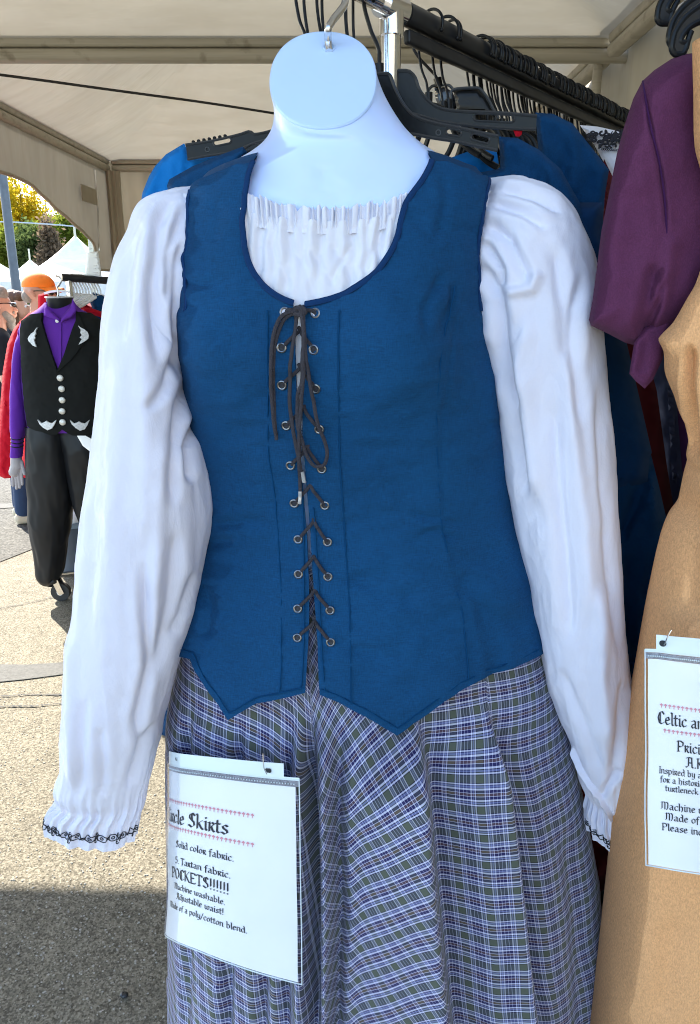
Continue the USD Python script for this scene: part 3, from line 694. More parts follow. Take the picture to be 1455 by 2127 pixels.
capn = np.cross(top[90] - ctr, top[180] - ctr); capn /= np.linalg.norm(capn); capn *= -np.sign(capn[1])
if capn[1] > 0: capn = -capn
rr_ = [(1.0, -.002), (1.004, .0012), (.985, .0030), (.95, .0036), (.6, .0036), (.3, .0036)]
top = top - ((top - ctr) @ capn)[:, None] * capn
Pc = np.stack([ctr + (top - ctr) * k + capn * h for k, h in rr_])
mcap = grid_mesh(Pc, close_u=True); n0 = len(mcap.vertices)
mcap = trimesh.Trimesh(np.vstack([mcap.vertices, [ctr + capn * .0036]]), np.vstack([mcap.faces, np.stack([n0 - 360 + np.arange(360), n0 - 360 + (np.arange(360) + 1) % 360, np.full(360, n0)], 1)]), process=False)
obj('neck_cap', mcap, 'form_cap', form, smooth=30)
def on_cap(px, py, off=0.0):
    r = ray(px, py); k = ((ctr + capn * (.0036 + off) - CAM) @ capn) / (r @ capn); return CAM + r * k
hc = on_cap(684, 98)
obj('hook_hole', cat_([disc(hc + capn * .0002, capn, .0062, .0012, 28)]), 'cap_hole', form)
obj('hole_rim', torus(hc + capn * .0004, capn, .0064, .0011, 28, 8), 'form_cap', form)
hk = spline([on_cap(684, 106, .001), on_cap(682, 84, .006), at(682, 60, .935), at(690, 44, .945), at(706, 24, .955), at(716, 8, .965), at(719, -12, .975), at(716, -34, .99), at(706, -52, 1.005), at(694, -56, 1.02), at(684, -46, 1.03)], 70)
obj('hook', tube(hk, .0042, 12), 'steel_wire', form)

# ------------------------------------------------------------------ white blouse
blouse = thing('blouse', 'white peasant blouse with gathered neckline and full sleeves under the blue bodice', 'blouse')
zrow = TP[:, 180, 2]
def rows_between(pa, pb):
    return int(np.searchsorted(-zrow, -at(640, pa, .86)[2])), int(np.searchsorted(-zrow, -at(640, pb, .86)[2]))
# bodice of the blouse: starts at the elastic line; pleats fade downwards
el = [(455, 425), (480, 448), (505, 465), (560, 479), (620, 487), (680, 490), (740, 488), (800, 479), (850, 463), (885, 440), (920, 410)]
elq = spline(el, 400); top_rc = T.find(elq); zq = np.interp(np.arange(NT), top_rc[:, 1], top_rc[:, 0], left=top_rc[0, 0], right=top_rc[-1, 0])
nr = 150; a_, b_ = rows_between(480, 880)
ph = np.cumsum(.75 + .7 * np.random.RandomState(5).rand(1500)); ph = np.interp(np.linspace(0, 1, 3 * NT), np.linspace(0, 1, 1500), ph / ph[-1])
cols = np.linspace(90, 270, 700); start = np.interp(cols, np.arange(NT), zq) - 5
v = np.linspace(0, 1, nr)[:, None] ** 1.5
rws = start[None] + (b_ - start[None]) * v
rcg = np.stack([rws, np.repeat(cols[None], nr, 0)], -1).reshape(-1, 2)
pc, nc = T.place(rcg)
phase = np.interp(cols, np.linspace(90, 270, 900), np.interp(np.linspace(0, 1, 900), np.linspace(0, 1, len(ph)), ph)) * 2 * np.pi * 62
dd = (rws - start[None])
amp = .0026 * np.exp(-dd / 18.0) + .0017 * np.exp(-dd / 42.0)
wob = 2.4 * meshkit.fbm(np.stack([np.repeat(cols[None] * .08, nr, 0), dd * .05, np.zeros_like(dd)], -1), 3, 4)
pleat = amp * (np.sin(phase[None] * .62 + wob * 2.2) * .8 + np.sin(phase[None] * .31 + wob * 3) * .8)
qpx = proj(pc.reshape(-1, 3))
soft = creases(qpx, [([(560, 500), (610, 610)], 9, .004, 'g'), ([(600, 500), (640, 560), (652, 620)], 8, .004, 'g'), ([(690, 505), (740, 590)], 9, .004, 'g'), ([(790, 500), (750, 570)], 8, .003, 'g'), ([(540, 505), (545, 570)], 8, .003, 'g'),
                     ([(640, 510), (700, 600)], 7, .003, 'g'), ([(730, 510), (690, 590)], 6, .003, 'g')]).reshape(nr, -1)
P = pc.reshape(nr, -1, 3) + nc.reshape(nr, -1, 3) * (.0064 + pleat + .8 * soft)[..., None]
obj('bodice', grid_mesh(P, flip=True), 'ruffle_cotton', blouse, smooth=True)
tp = [(455, 352), (480, 382), (505, 402), (560, 421), (620, 434), (680, 439), (740, 435), (800, 424), (850, 402), (885, 372), (915, 345)]
tq = spline(tp, 900); bq = spline(el, 900); nv = 18
tq, bq = tq[(tq[:, 0] > 492) & (tq[:, 0] < 852)], bq[(bq[:, 0] > 492) & (bq[:, 0] < 852)]
tq, bq = spline(tq, 900), spline(bq, 900)
rng = np.random.RandomState(8)
w_ = np.cumsum(np.interp(np.arange(900), np.linspace(0, 899, 60), .25 + 1.9 * rng.rand(60))); w_ = w_ / w_[-1] * 2 * np.pi * 30
jag = np.interp(np.linspace(0, 60, 900), np.arange(61), rng.randn(61)) * 3.4
vv = np.linspace(0, 1, nv)
G = tq[None] + (bq - tq)[None] * vv[:, None, None]; G[..., 1] += jag[None] * (1 - vv[:, None])
G[..., 0] += (np.sin(w_ * .5) * 2.0)[None] * (1 - vv[:, None])
pp, n2 = T.lift(G.reshape(-1, 2)); pp = pp.reshape(nv, -1, 3); n2 = n2.reshape(nv, -1, 3)
aa = (.0030 * (1 - vv) ** .8 + .0012)[:, None]
sq = np.tanh(1.6 * np.sin(w_ + .5 * np.sin(w_ * .37)))                         # box-like pleats
hgt = .0035 * (1 - vv[:, None] ** 2) * np.clip(np.minimum(np.arange(900), 899 - np.arange(900)) / 60, .0, 1)[None] + .0050 + aa * np.clip(np.minimum(np.arange(900), 899 - np.arange(900)) / 60, .15, 1)[None] * sq[None] * (.7 + .5 * np.interp(np.linspace(0, 40, 900), np.arange(41), rng.rand(41)))[None]
hgt += -.0012 * np.exp(-((vv[:, None] - .82) / .07) ** 2)
obj('neck_ruffle', grid_mesh(pp + n2 * hgt[..., None], flip=True), 'ruffle_cotton', blouse, smooth=True)

def nz(P, sx, sy, sz, seed, oct_=3): return meshkit.fbm(P * np.array([sx, sy, sz]) + seed * 3.1, oct_, seed) - .5
def ridged(P, sx, sy, sz, seed):
    return 1 - np.abs(2 * meshkit.fbm(P * np.array([sx, sy, sz]) + seed * 1.7, 3, seed) - 1) * 2.2
def sleeve(pairs, strokes, seed, name='sleeve', gather_rows=None, top_gather=None):
    P, th, u = loft(pairs, 420, 300, 2.15)
    n = grid_normals(P, True); n = n * np.sign(((P - P.mean(1, keepdims=True)) * n).sum())
    h = .0075 * nz(P, 12, 12, 1.6, seed) + .0034 * ridged(P, 13, 13, 2.1, seed + 3) + .0016 * ridged(P, 28, 28, 5.5, seed + 9) + .0012 * ridged(P + .02 * nz(P, 9, 9, 9, seed)[..., None], 16, 16, 14, seed + 5) + .0012 * nz(P, 60, 60, 40, seed + 7)
    fade = np.clip(u * 14, .15, 1)[:, None]
    if top_gather:        # pleats let into the armhole
        h = h + top_gather * np.exp(-u / .07)[:, None] * (np.sin(th * 13 + 1.2 * np.sin(th * 3))[None] + .6 * np.sin(th * 23 + 2)[None])
    if gather_rows is not None:
        g = np.exp(-((u - gather_rows) / .035) ** 2)[:, None] + .35 * np.exp(-np.clip(gather_rows - u, 0, 9) / .09)[:, None] * (u < gather_rows)[:, None]
        wv = np.sin(th * 24 + 1.5 * np.sin(th * 5) + 9 * u[:, None]) + .5 * np.sin(th * 39 + 2)
        h = h * (1 - .6 * np.exp(-((u[:, None] - gather_rows) / .05) ** 2)) + .0026 * g * wv
        h = h + .0035 * np.clip((u[:, None] - gather_rows) / (1 - gather_rows), 0, 1) * np.sin(th * 11 + 2 * np.sin(th * 4))
    h = h * fade
    Q = proj(P).reshape(-1, 2)
    hs = creases(Q, strokes).reshape(h.shape)
    hs = np.where(n[..., 1] < .35, hs, 0)
    P = P + n * (h + hs)[..., None]
    m = grid_mesh(P, close_u=True)
    return P, m, th, u
LS = [((416, 382), (406, 640), .975, .010), ((394, 388), (402, 668), .962, .026), ((352, 402), (393, 700), .93, .048), ((300, 432), (384, 745), .92, .062), ((256, 482), (388, 790), .918, .068), ((231, 545), (396, 832), .915, .072),
      ((216, 610), (404, 872), .913, .075), ((201, 700), (413, 918), .91, .077), ((186, 850), (433, 992), .905, .078), ((172, 1000), (438, 1060), .90, .078), ((159, 1120), (425, 1135), .895, .076),
      ((148, 1250), (400, 1250), .89, .074), ((133, 1380), (370, 1362), .885, .071), ((121, 1500), (338, 1480), .88, .067), ((116, 1590), (316, 1570), .877, .050), ((114, 1640), (302, 1628), .875, .040), ((119, 1664), (294, 1664), .874, .032),
      ((99, 1684), (284, 1694), .873, .032), ((94, 1702), (279, 1716), .873, .032), ((98, 1718), (274, 1738), .873, .033)]
LS = [((a[0] + (18 if 4 <= k <= 14 else 6 if k > 14 else 0), a[1]), b, f, d) for k, (a, b, f, d) in enumerate(LS)]
lst = [([(366, 400), (330, 470), (318, 600), (322, 760)], 13, .010, 'g'), ([(385, 420), (350, 520), (345, 640)], 10, .008, 'g'), ([(300, 440), (262, 560), (250, 720)], 16, .006, 'g'), ([(380, 470), (366, 560), (362, 690), (372, 800)], 9, .008, 'g'),
       ([(372, 690), (340, 800), (300, 860)], 9, .006, 'g'), ([(398, 770), (370, 850), (352, 960), (356, 1060)], 12, .010, 'g'), ([(410, 860), (385, 930), (392, 1010)], 10, .010, 'g'), ([(300, 640), (308, 900), (302, 1150)], 22, .007, 'r'),
       ([(345, 900), (330, 1100), (318, 1250)], 16, .007, 'r'), ([(222, 700), (205, 900), (196, 1150), (180, 1350)], 18, .005, 'g'), ([(362, 1090), (352, 1250), (310, 1420)], 13, .008, 'g'), ([(300, 1150), (306, 1380), (284, 1480), (282, 1560)], 9, .009, 'g'),
       ([(398, 1180), (372, 1270), (350, 1330)], 9, .006, 'g'), ([(157, 1300), (155, 1480), (160, 1650)], 12, .008, 'r'), ([(180, 1440), (172, 1560), (168, 1660)], 10, .006, 'g'), ([(320, 1490), (290, 1540), (262, 1640)], 9, .008, 'g'),
       ([(210, 1500), (215, 1600), (212, 1660)], 9, .005, 'g')]
P, m, th, u = sleeve(LS, lst, 21, gather_rows=.957, top_gather=.002)
sl = obj('sleeve', m, 'white_cotton', blouse, smooth=True)
# black stitched scroll round the cuff
def scroll(S, row_a, c0, c1, n, par, flip=1):
    """loops, knots and curls of black thread laid on the cuff between two columns of the grid"""
    fP = RegularGridInterpolator((np.arange(S.shape[0]), np.arange(S.shape[1])), S, bounds_error=False, fill_value=None)
    nn_ = grid_normals(S, True); nn_ *= np.sign(((S - S.mean(1, keepdims=True)) * nn_).sum())
    fN = RegularGridInterpolator((np.arange(S.shape[0]), np.arange(S.shape[1])), nn_, bounds_error=False, fill_value=None)
    out = []
    def put(x, y, r=.0006):
        x, y = np.asarray(x, float), np.asarray(y, float)
        rc = np.stack([row_a + y * 2.3, c0 + (c1 - c0) * x / n], 1)
        out.append(tube(fP(rc) + fN(rc) * .0009, r, 5))
    a = np.linspace(0, 2 * np.pi, 22)
    for k in range(n):
        k2 = k + .5
        put(k2 - .25 + .19 * np.sign(np.cos(a)) * np.abs(np.cos(a)) ** .7, .95 * np.sign(np.sin(a)) * np.abs(np.sin(a)) ** .6)
        put(k2 + .25 + .19 * np.sign(np.cos(a)) * np.abs(np.cos(a)) ** .7, .95 * np.sign(np.sin(a)) * np.abs(np.sin(a)) ** .6)
        put(k2 - .25 + .07 * np.cos(a), .35 * np.sin(a), .0006); put(k2 + .25 + .07 * np.cos(a), .35 * np.sin(a), .0006)
        t = np.linspace(-1, 1, 9)
        put(k2 + .07 * t, 1.1 * t); put(k2 + .07 * t, -1.1 * t)
        for sy in (-1, 1): put(k2 - .02 + .045 * np.cos(a[:17]), sy * 1.45 + .35 * np.sin(a[:17]), .0006)
        put(k2 + .5 + .055 * np.cos(a), .3 * np.sin(a), .0007)
    return obj('embroidery', cat_(out), 'thread_black', par, smooth=False)
k_ = int(np.searchsorted(u, .978))
scroll(P, k_, 300 * .25, 300 * .75, 6, sl)
RS = [((978, 640), (998, 371), .975, .010), ((986, 680), (1030, 371), .962, .026), ((1000, 715), (1082, 375), .93, .048), ((1018, 755), (1135, 391), .92, .062), ((1030, 800), (1182, 427), .917, .068), ((1038, 850), (1216, 474), .915, .072),
      ((1046, 900), (1240, 545), .912, .075), ((1054, 960), (1254, 650), .91, .076), ((1066, 1040), (1267, 800), .905, .076), ((1080, 1110), (1277, 950), .90, .075), ((1098, 1190), (1283, 1100), .895, .074),
      ((1120, 1300), (1290, 1250), .888, .072), ((1140, 1400), (1304, 1380), .882, .068), ((1165, 1482), (1316, 1480), .876, .062), ((1196, 1560), (1316, 1580), .87, .054), ((1213, 1628), (1311, 1655), .868, .046), ((1228, 1660), (1303, 1690), .866, .030),
      ((1223, 1682), (1312, 1718), .865, .032), ((1225, 1702), (1322, 1742), .865, .034), ((1230, 1722), (1322, 1778), .865, .035)]
RS = [(a, (b[0] - (13 if 5 <= k <= 13 else 0), b[1]), f, d) for k, (a, b, f, d) in enumerate(RS)]
rst = [([(1010, 460), (1060, 500), (1100, 590)], 10, .010, 'g'), ([(1018, 420), (1080, 440), (1140, 480)], 9, .007, 'g'), ([(1005, 540), (1040, 620), (1050, 720), (1085, 860)], 11, .011, 'g'), ([(1030, 395), (1110, 412), (1170, 450)], 8, .005, 'g'),
       ([(1012, 500), (1045, 560), (1046, 600)], 7, .008, 'g'), ([(1120, 560), (1105, 600), (1050, 610)], 12, .008, 'r'), ([(1150, 500), (1170, 640), (1176, 760)], 14, .007, 'g'), ([(1210, 560), (1195, 640), (1190, 760), (1205, 900)], 12, .008, 'g'),
       ([(1100, 640), (1090, 760), (1110, 930), (1120, 1060)], 18, .009, 'r'), ([(1060, 760), (1080, 900), (1100, 1040)], 10, .008, 'g'), ([(1180, 680), (1190, 900), (1215, 1100), (1225, 1300)], 16, .008, 'r'), ([(1150, 820), (1160, 1000), (1180, 1180), (1190, 1350)], 13, .008, 'g'),
       ([(1245, 780), (1250, 1000), (1262, 1200), (1285, 1400)], 10, .006, 'g'), ([(1240, 1200), (1245, 1400), (1262, 1560)], 14, .009, 'r'),
       ([(1165, 1380), (1215, 1500), (1260, 1620)], 10, .006, 'g'), ([(1290, 1400), (1280, 1540), (1268, 1640)], 9, .007, 'g'), ([(1290, 1590), (1262, 1630), (1250, 1660)], 5, .005, 'g'), ([(1195, 1545), (1225, 1610), (1275, 1690)], 5, .009, 's')]
P, m, th, u = sleeve(RS, rst, 37, gather_rows=.955, top_gather=.0028)
sl = obj('sleeve', m, 'white_cotton', blouse, smooth=True)
scroll(P, int(np.searchsorted(u, .978)), 300 * .22, 300 * .76, 4, sl)

# ------------------------------------------------------------------ tartan skirt
skr = [(1130, 430, 1079, .096), (1200, 412, 1096, .101), (1300, 388, 1112, .111), (1380, 375, 1134, .126), (1460, 363, 1153, .142), (1560, 362, 1178, .156), (1700, 364, 1205, .172), (1850, 366, 1226, .188), (2000, 368, 1238, .202), (2127, 369, 1245, .214), (2400, 371, 1265, .24), (2900, 370, 1300, .29)]
pairs = [((l, py), (r, py), CY, d) for py, l, r, d in skr]
SNR, SNT = 430, 1100
SP0, sth, su = loft(pairs, SNR, SNT, 2.2)
ns = grid_normals(SP0, True); ns *= np.sign(((SP0 - SP0.mean(1, keepdims=True)) * ns).sum())
Q0 = proj(SP0)
skst = [([(640, 1300), (648, 1480), (653, 1600), (660, 1760), (662, 1900), (662, 2200)], 11, .052, 'g'),
        ([(700, 1400), (707, 1540), (706, 1700), (712, 1860), (706, 1960), (703, 2200)], 11, .020, 'g'),
        ([(606, 1400), (611, 1550), (600, 1700), (604, 2200)], 10, .012, 'g'), ([(680, 1440), (682, 2200)], 15, .012, 'r'), ([(626, 1440), (630, 2200)], 12, .012, 'r'),
        ([(862, 1400), (868, 1500), (893, 1800), (925, 2100), (936, 2260)], 150, .068, 's'),
        ([(1003, 1390), (1012, 1480), (1045, 1730), (1088, 2127), (1102, 2260)], 130, .062, 's'),
        ([(1170, 1700), (1195, 1900), (1210, 2200)], 20, .010, 'g'), ([(960, 1560), (990, 1800), (1015, 2200)], 26, .006, 'r'), ([(780, 1560), (800, 1800), (800, 2200)], 50, .010, 'r'),
        ([(1070, 1500), (1105, 1700), (1145, 2200)], 22, .006, 'r'),
        ([(500, 1440), (505, 1560), (488, 1800), (482, 2200)], 9, .012, 'g'), ([(560, 1500), (562, 1700), (554, 2200)], 9, .010, 'g'), ([(402, 1390), (400, 1560), (400, 2200)], 9, .009, 'g'), ([(450, 1440), (440, 2200)], 22, .006, 'r'), ([(525, 1900), (520, 2200)], 18, .006, 'r')]
hs = creases(Q0.reshape(-1, 2), skst).reshape(SNR, SNT)
frontm = ns[..., 1] < .2
hs = np.where(frontm, hs, .012 * np.sin(sth * 17)[None] * np.ones((SNR, 1)))
rowpy = Q0[:, SNT // 2, 1]
ramp = np.clip((rowpy - 1450) / 190, 0, 1); ramp = ramp * ramp * (3 - 2 * ramp)
hs = hs * ramp[:, None] + (.003 + .004 * ramp[:, None]) + ramp[:, None] * np.where((Q0[..., 0] < 600) & (Q0[..., 1] > 1560) & (Q0[..., 1] < 2030), .3, 1.0) * (.006 * nz(SP0, 6, 6, 2.5, 3) + .0025 * ridged(SP0, 9, 9, 5, 9))
SPd = SP0 + ns * hs[..., None]
# cloth coordinates
i0 = SNT // 2
arc = np.zeros((SNR, SNT)); seg = np.linalg.norm(np.diff(SPd, axis=1), axis=2)
arc[:, 1:] = np.cumsum(seg, 1)
base_arc = np.zeros((SNR, SNT)); base_arc[:, 1:] = np.cumsum(np.linalg.norm(np.diff(SP0, axis=1), axis=2), 1)
gro = np.array([(640, 1300), (648, 1480), (653, 1600), (660, 1760), (662, 1900), (662, 3000)], float); f1 = np.array([(862, 1300), (868, 1500), (893, 1800), (925, 2100), (934, 2250), (980, 3000)], float)
gx_ = np.interp(Q0[..., 1], gro[:, 1], gro[:, 0]); fx_ = np.interp(Q0[..., 1], f1[:, 1], f1[:, 0])
front2 = np.cos(sth)[None] > 0
right = np.where(front2, Q0[..., 0] > gx_, (np.sin(sth) > 0)[None]); rfold = np.where(front2, Q0[..., 0] > fx_, (np.sin(sth) > 0)[None])
gcol = np.array([np.argmin(np.where(front2[0], np.abs(Q0[k, :, 0] - gx_[k]), 1e9)) for k in range(SNR)])
X = base_arc - gaussian_filter1d(np.array([np.interp(np.interp(rowpy[k], gro[:, 1], gro[:, 0]), Q0[k][front2[0]][:, 0], base_arc[k][front2[0]]) for k in range(SNR)]), 5)[:, None]
Yl = np.concatenate([[0], np.cumsum(np.linalg.norm(np.diff(SP0.mean(1), axis=0), axis=1))])[:, None] * np.ones((1, SNT))
f2 = np.array([(1003, 1300), (1012, 1480), (1045, 1730), (1088, 2127), (1102, 2260), (1140, 3000)], float); f2x = np.interp(Q0[..., 1], f2[:, 1], f2[:, 0])
r2f = np.where(front2, Q0[..., 0] > f2x, (np.sin(sth) > 0)[None])
def col_at(fx): return np.array([np.argmin(np.where(front2[0], np.abs(Q0[k, :, 0] - fx[k]), 1e9)) for k in range(SNR)])
XA = gaussian_filter1d(arc, 8, axis=0) * .35 + base_arc * .65
def at_px(fx): return gaussian_filter1d(np.array([np.interp(fx[k, 0] if fx.ndim > 1 else fx[k], Q0[k][front2[0]][:, 0], XA[k][front2[0]]) for k in range(SNR)]), 5)[:, None]
X1 = XA - at_px(np.interp(rowpy, f1[:, 1], f1[:, 0])); X2 = XA - at_px(np.interp(rowpy, f2[:, 1], f2[:, 0]))
vf = np.where(r2f, Yl - .05 * X2 + .004, Yl + .07 * X1); uf = np.where(r2f, X2 + .011 - .03 * Yl, X1)
al = math.radians(31)
Xm = np.maximum(X, 0)
vr = Yl * math.cos(al) + X1 * math.sin(al) * 1.05 - .05 * np.exp(-Xm / .03); ur = X1 * math.cos(al) - Yl * math.sin(al)
Xn = np.maximum(-X, 0); al3 = np.radians(8 + 24 * np.exp(-(Xn / .055) ** 2))
vl = Yl + Xn * .07 - .05 * np.exp(-Xn / .04) ; ul = -Xn - Yl * .05
uvg = np.stack([np.where(rfold, uf, np.where(right, ur, ul)), np.where(rfold, vf, np.where(right, vr, vl))], -1)
skirt = thing('tartan_skirt', 'blue, green and white tartan circle skirt below the pointed bodice hem', 'skirt')
# open grid (first column repeated) so that the cloth coordinates do not wrap
SPo = np.concatenate([SPd, SPd[:, :1]], 1); uvo = np.concatenate([uvg, uvg[:, -1:]], 1)
obj('cloth', grid_mesh(SPo), 'tartan_cloth', skirt, smooth=True, uv=uvo.reshape(-1, 2))
S = Surf(SPd[:, SNT // 8: -SNT // 8][::2, ::2])

# ------------------------------------------------------------------ blue lace-up bodice
vest = thing('laced_bodice', 'dark blue sleeveless bodice with pointed hem, laced down the front with grey cord', 'bodice')
def vh(Q):     # unevenness of the cloth at picture points
    q = np.column_stack([Q / 100 * [1.3, 1.3], np.zeros(len(Q))]); q2 = np.column_stack([Q / 100 * [2.0, 5.0], np.ones(len(Q))])
    h = .0090 * (meshkit.fbm(q, 3, 2) - .5) + .0045 * (meshkit.fbm(q2, 3, 5) - .5)
    return np.maximum(h + creases(Q, vest_st), -.0045)
vest_st = [([(905, 570), (872, 640), (868, 700)], 7, .004, 'g'), ([(930, 590), (918, 650), (900, 690)], 6, .004, 'g'), ([(845, 1060), (900, 1072), (950, 1088)], 8, .004, 'g'), ([(860, 1105), (905, 1095), (950, 1120)], 7, .0035, 'g'),
           ([(985, 1240), (1010, 1330), (1000, 1430)], 14, .006, 'g'), ([(935, 1180), (1000, 1270), (1080, 1300)], 16, .004, 'g'), ([(450, 1090), (520, 1075), (580, 1085)], 10, .003, 'g'), ([(440, 1130), (500, 1120)], 8, .003, 'g'),
           ([(390, 590), (430, 598), (465, 592)], 7, .003, 'g'), ([(700, 905), (780, 925), (860, 915)], 12, .002, 'g'), ([(720, 1180), (800, 1230), (870, 1235)], 16, .0035, 'g'), ([(690, 1310), (780, 1350), (850, 1340)], 16, .003, 'g'), ([(430, 1180), (460, 1260), (455, 1330)], 12, .004, 'g'),
           ([(395, 1240), (385, 1300), (400, 1360)], 9, .004, 'g'), ([(560, 900), (620, 910)], 7, .0015, 'g'), ([(570, 340), (545, 380), (525, 420)], 9, .002, 'g'), ([(905, 370), (915, 420), (895, 500)], 9, .0025, 'g'), ([(960, 360), (985, 380)], 6, .002, 'g'),
           ([(1010, 700), (1000, 820), (1012, 940)], 10, .003, 'r'), ([(470, 430), (460, 520)], 12, .002, 'g'), ([(430, 760), (470, 800), (540, 810)], 14, .002, 'g'),
           ([(945, 590), (916, 760), (908, 900), (914, 1050), (935, 1180), (965, 1300), (975, 1420)], 3.2, .0018, 'g'), ([(556, 650), (557, 900), (574, 1060), (585, 1250), (582, 1440)], 3, .0013, 'g'), ([(706, 650), (705, 900), (716, 1100), (727, 1280), (730, 1470)], 3, .0013, 'g')]
SC = .155
def vfind(Q, off=0.0):
    """where on the body lies what, standing off it as far as the bodice does, is seen at Q"""
    Q = np.asarray(Q, float).reshape(-1, 2); R = Q.copy()
    for _ in range(4):
        rc = T.find(R); b, n = T.place(rc); R = R + .8 * (Q - proj(b + n * (voff(rc) + off)[:, None]))
    return T.find(R)
def to_flat(Q):
    rc = vfind(Q); return np.stack([(rc[:, 1] - 180) * (TH[1] - TH[0]) * SC, -np.interp(rc[:, 0], np.arange(NR), uu)], 1)
def from_flat(V): return np.stack([np.interp(-V[:, 1], uu, np.arange(NR)), V[:, 0] / SC / (TH[1] - TH[0]) + 180], 1)
def voff(rc):
    low = np.clip((rc[:, 0] - np.interp(tt[-5], uu, np.arange(NR))) / 60, 0, 1)
    zlow = np.clip((at(640, 1150, .86)[2] - T.fP(rc)[:, 2]) / .18, 0, 1)
    return .0125 + .018 * zlow
def vest_piece(name, px_outline, side_pts, mt='vest_blue', sp=.0042):
    flat = np.vstack([to_flat(spline(np.array(px_outline, float), 160)), side_pts])
    poly = Polygon(flat).buffer(0)
    if poly.geom_type != 'Polygon': poly = max(poly.geoms, key=lambda g: g.area)
    V, f, loops = tri_poly(poly, sp); rc = from_flat(V)
    base, n = T.place(rc); Q = proj(base)
    h = np.where((np.abs(rc[:, 1] - 180) < 95), vh(Q), 0)
    a, b = base + n * (voff(rc) + h)[:, None], base + n * (voff(rc) - .0024 + h * .8)[:, None]
    return obj(name, solid(a, b, f, loops, flip=False), mt, vest, smooth=35), poly
def up(z_px): return -np.interp(z_px, [0], [0])
sL, sR = -math.radians(112) * SC, math.radians(112) * SC
def side(x, ptop, pbot):
    a, b = to_flat([ptop])[0], to_flat([pbot])[0]
    return a, b
LN = [(613, 630), (590, 622), (560, 604), (535, 579), (516, 545), (507, 505), (504, 455), (509, 405), (516, 365), (528, 333)]
LT = [(500, 340), (455, 356), (410, 378), (397, 392)]
LA = [(391, 450), (386, 520), (384, 600), (384, 650)]
LB = [(366, 1362), (395, 1369), (416, 1412), (474, 1496), (530, 1463), (585, 1451), (634, 1440)]
LC = [(640, 1345), (643, 1250), (640, 1150), (632, 1050), (624, 950), (617, 850), (614, 750), (612, 690)]
def poly_path(groups, n=18):
    out = []
    for g in groups:
        g = np.array(g, float); out.append(np.vstack([np.linspace(a, b, max(2, int(np.linalg.norm(b - a) / 6)), endpoint=False) for a, b in zip(g[:-1], g[1:])] + [g[-1:]]) if n == 0 else spline(g, max(2, n * len(g) // 4)))
    return np.vstack(out)
def piece(name, g_front, g_bot, wrap, sgn):
    """front panel: outlined in the picture, wrapped round the side to the back"""
    A = np.vstack([gaussian_filter1d(to_flat(spline(np.array(g, float), max(8, 18 * len(g) // 4))), 1.6, axis=0, mode='nearest') for g in g_front]); B = to_flat(poly_path(g_bot[:1], 0)); C = to_flat(poly_path(g_bot[1:]))
    nA_ = 18 * len(g_front[-1]) // 4; ts_ = np.clip((np.linspace(0, 1, nA_) - .45) / .55, 0, 1) ** 2
    A[-nA_:, 0] += (sgn * math.radians(96) * SC - A[-1, 0]) * ts_
    arm_low, hem_side = A[-1], B[0]
    zs = np.linspace(arm_low[1] + .002, hem_side[1], 40)
    Wd = sgn * math.radians(wrap) * SC
    sidep = np.stack([np.full(40, Wd), zs], 1); 
    poly = Polygon(np.vstack([A, sidep, B, C])).buffer(0)
    if poly.geom_type != 'Polygon': poly = max(poly.geoms, key=lambda g: g.area)
    V, f, loops = tri_poly(poly, .0040); rc = from_flat(V)
    base, n = T.place(rc); Q = proj(base)
    h = vh(Q) * np.clip((86 - np.abs(rc[:, 1] - 180)) / 32, 0, 1)
    return obj(name, solid(base + n * (voff(rc) + h)[:, None], base + n * (voff(rc) - .0024 + h * .6)[:, None], f, loops), 'vest_blue', vest, smooth=35)
RN = [(630, 632), (662, 627), (700, 615), (740, 597), (775, 570), (805, 535), (825, 495), (834, 455), (842, 425), (862, 395), (886, 360), (898, 330)]
RT = [(925, 336), (970, 352), (1012, 372)]
RA = [(1008, 410), (1000, 450), (994, 520), (996, 580), (1000, 650)]
RB = [(1125, 1362), (1090, 1380), (1000, 1412), (955, 1435), (890, 1485), (826, 1529), (760, 1488), (700, 1460), (664, 1445)]
RC2 = [(660, 1340), (654, 1250), (648, 1150), (640, 1050), (633, 950), (629, 850), (628, 750), (629, 690)]
piece('front_panel', [LN, LT, LA], [LB, LC], 128, -1)
piece('front_panel', [RN, RT, RA], [RB, RC2], 128, 1)
# back panel, one piece behind
nb_ = np.linspace(125, 235, 80); bt, bb = np.interp(at(640, 420, CY)[2], TP[::-1, 0, 2], np.arange(NR)[::-1]), np.interp(at(640, 1380, CY)[2], TP[::-1, 0, 2], np.arange(NR)[::-1])
rb = np.linspace(bt, bb, 90); cc, rr2 = np.meshgrid(nb_, rb)
rcb = np.stack([rr2.ravel(), (180 + cc.ravel()) % 360], 1)
pb, nb2 = T.place(rcb); ob = voff(rcb) - .0035
obj('back_panel', grid_mesh((pb + nb2 * ob[:, None]).reshape(90, 80, 3), flip=True), 'vest_blue', vest, smooth=True)
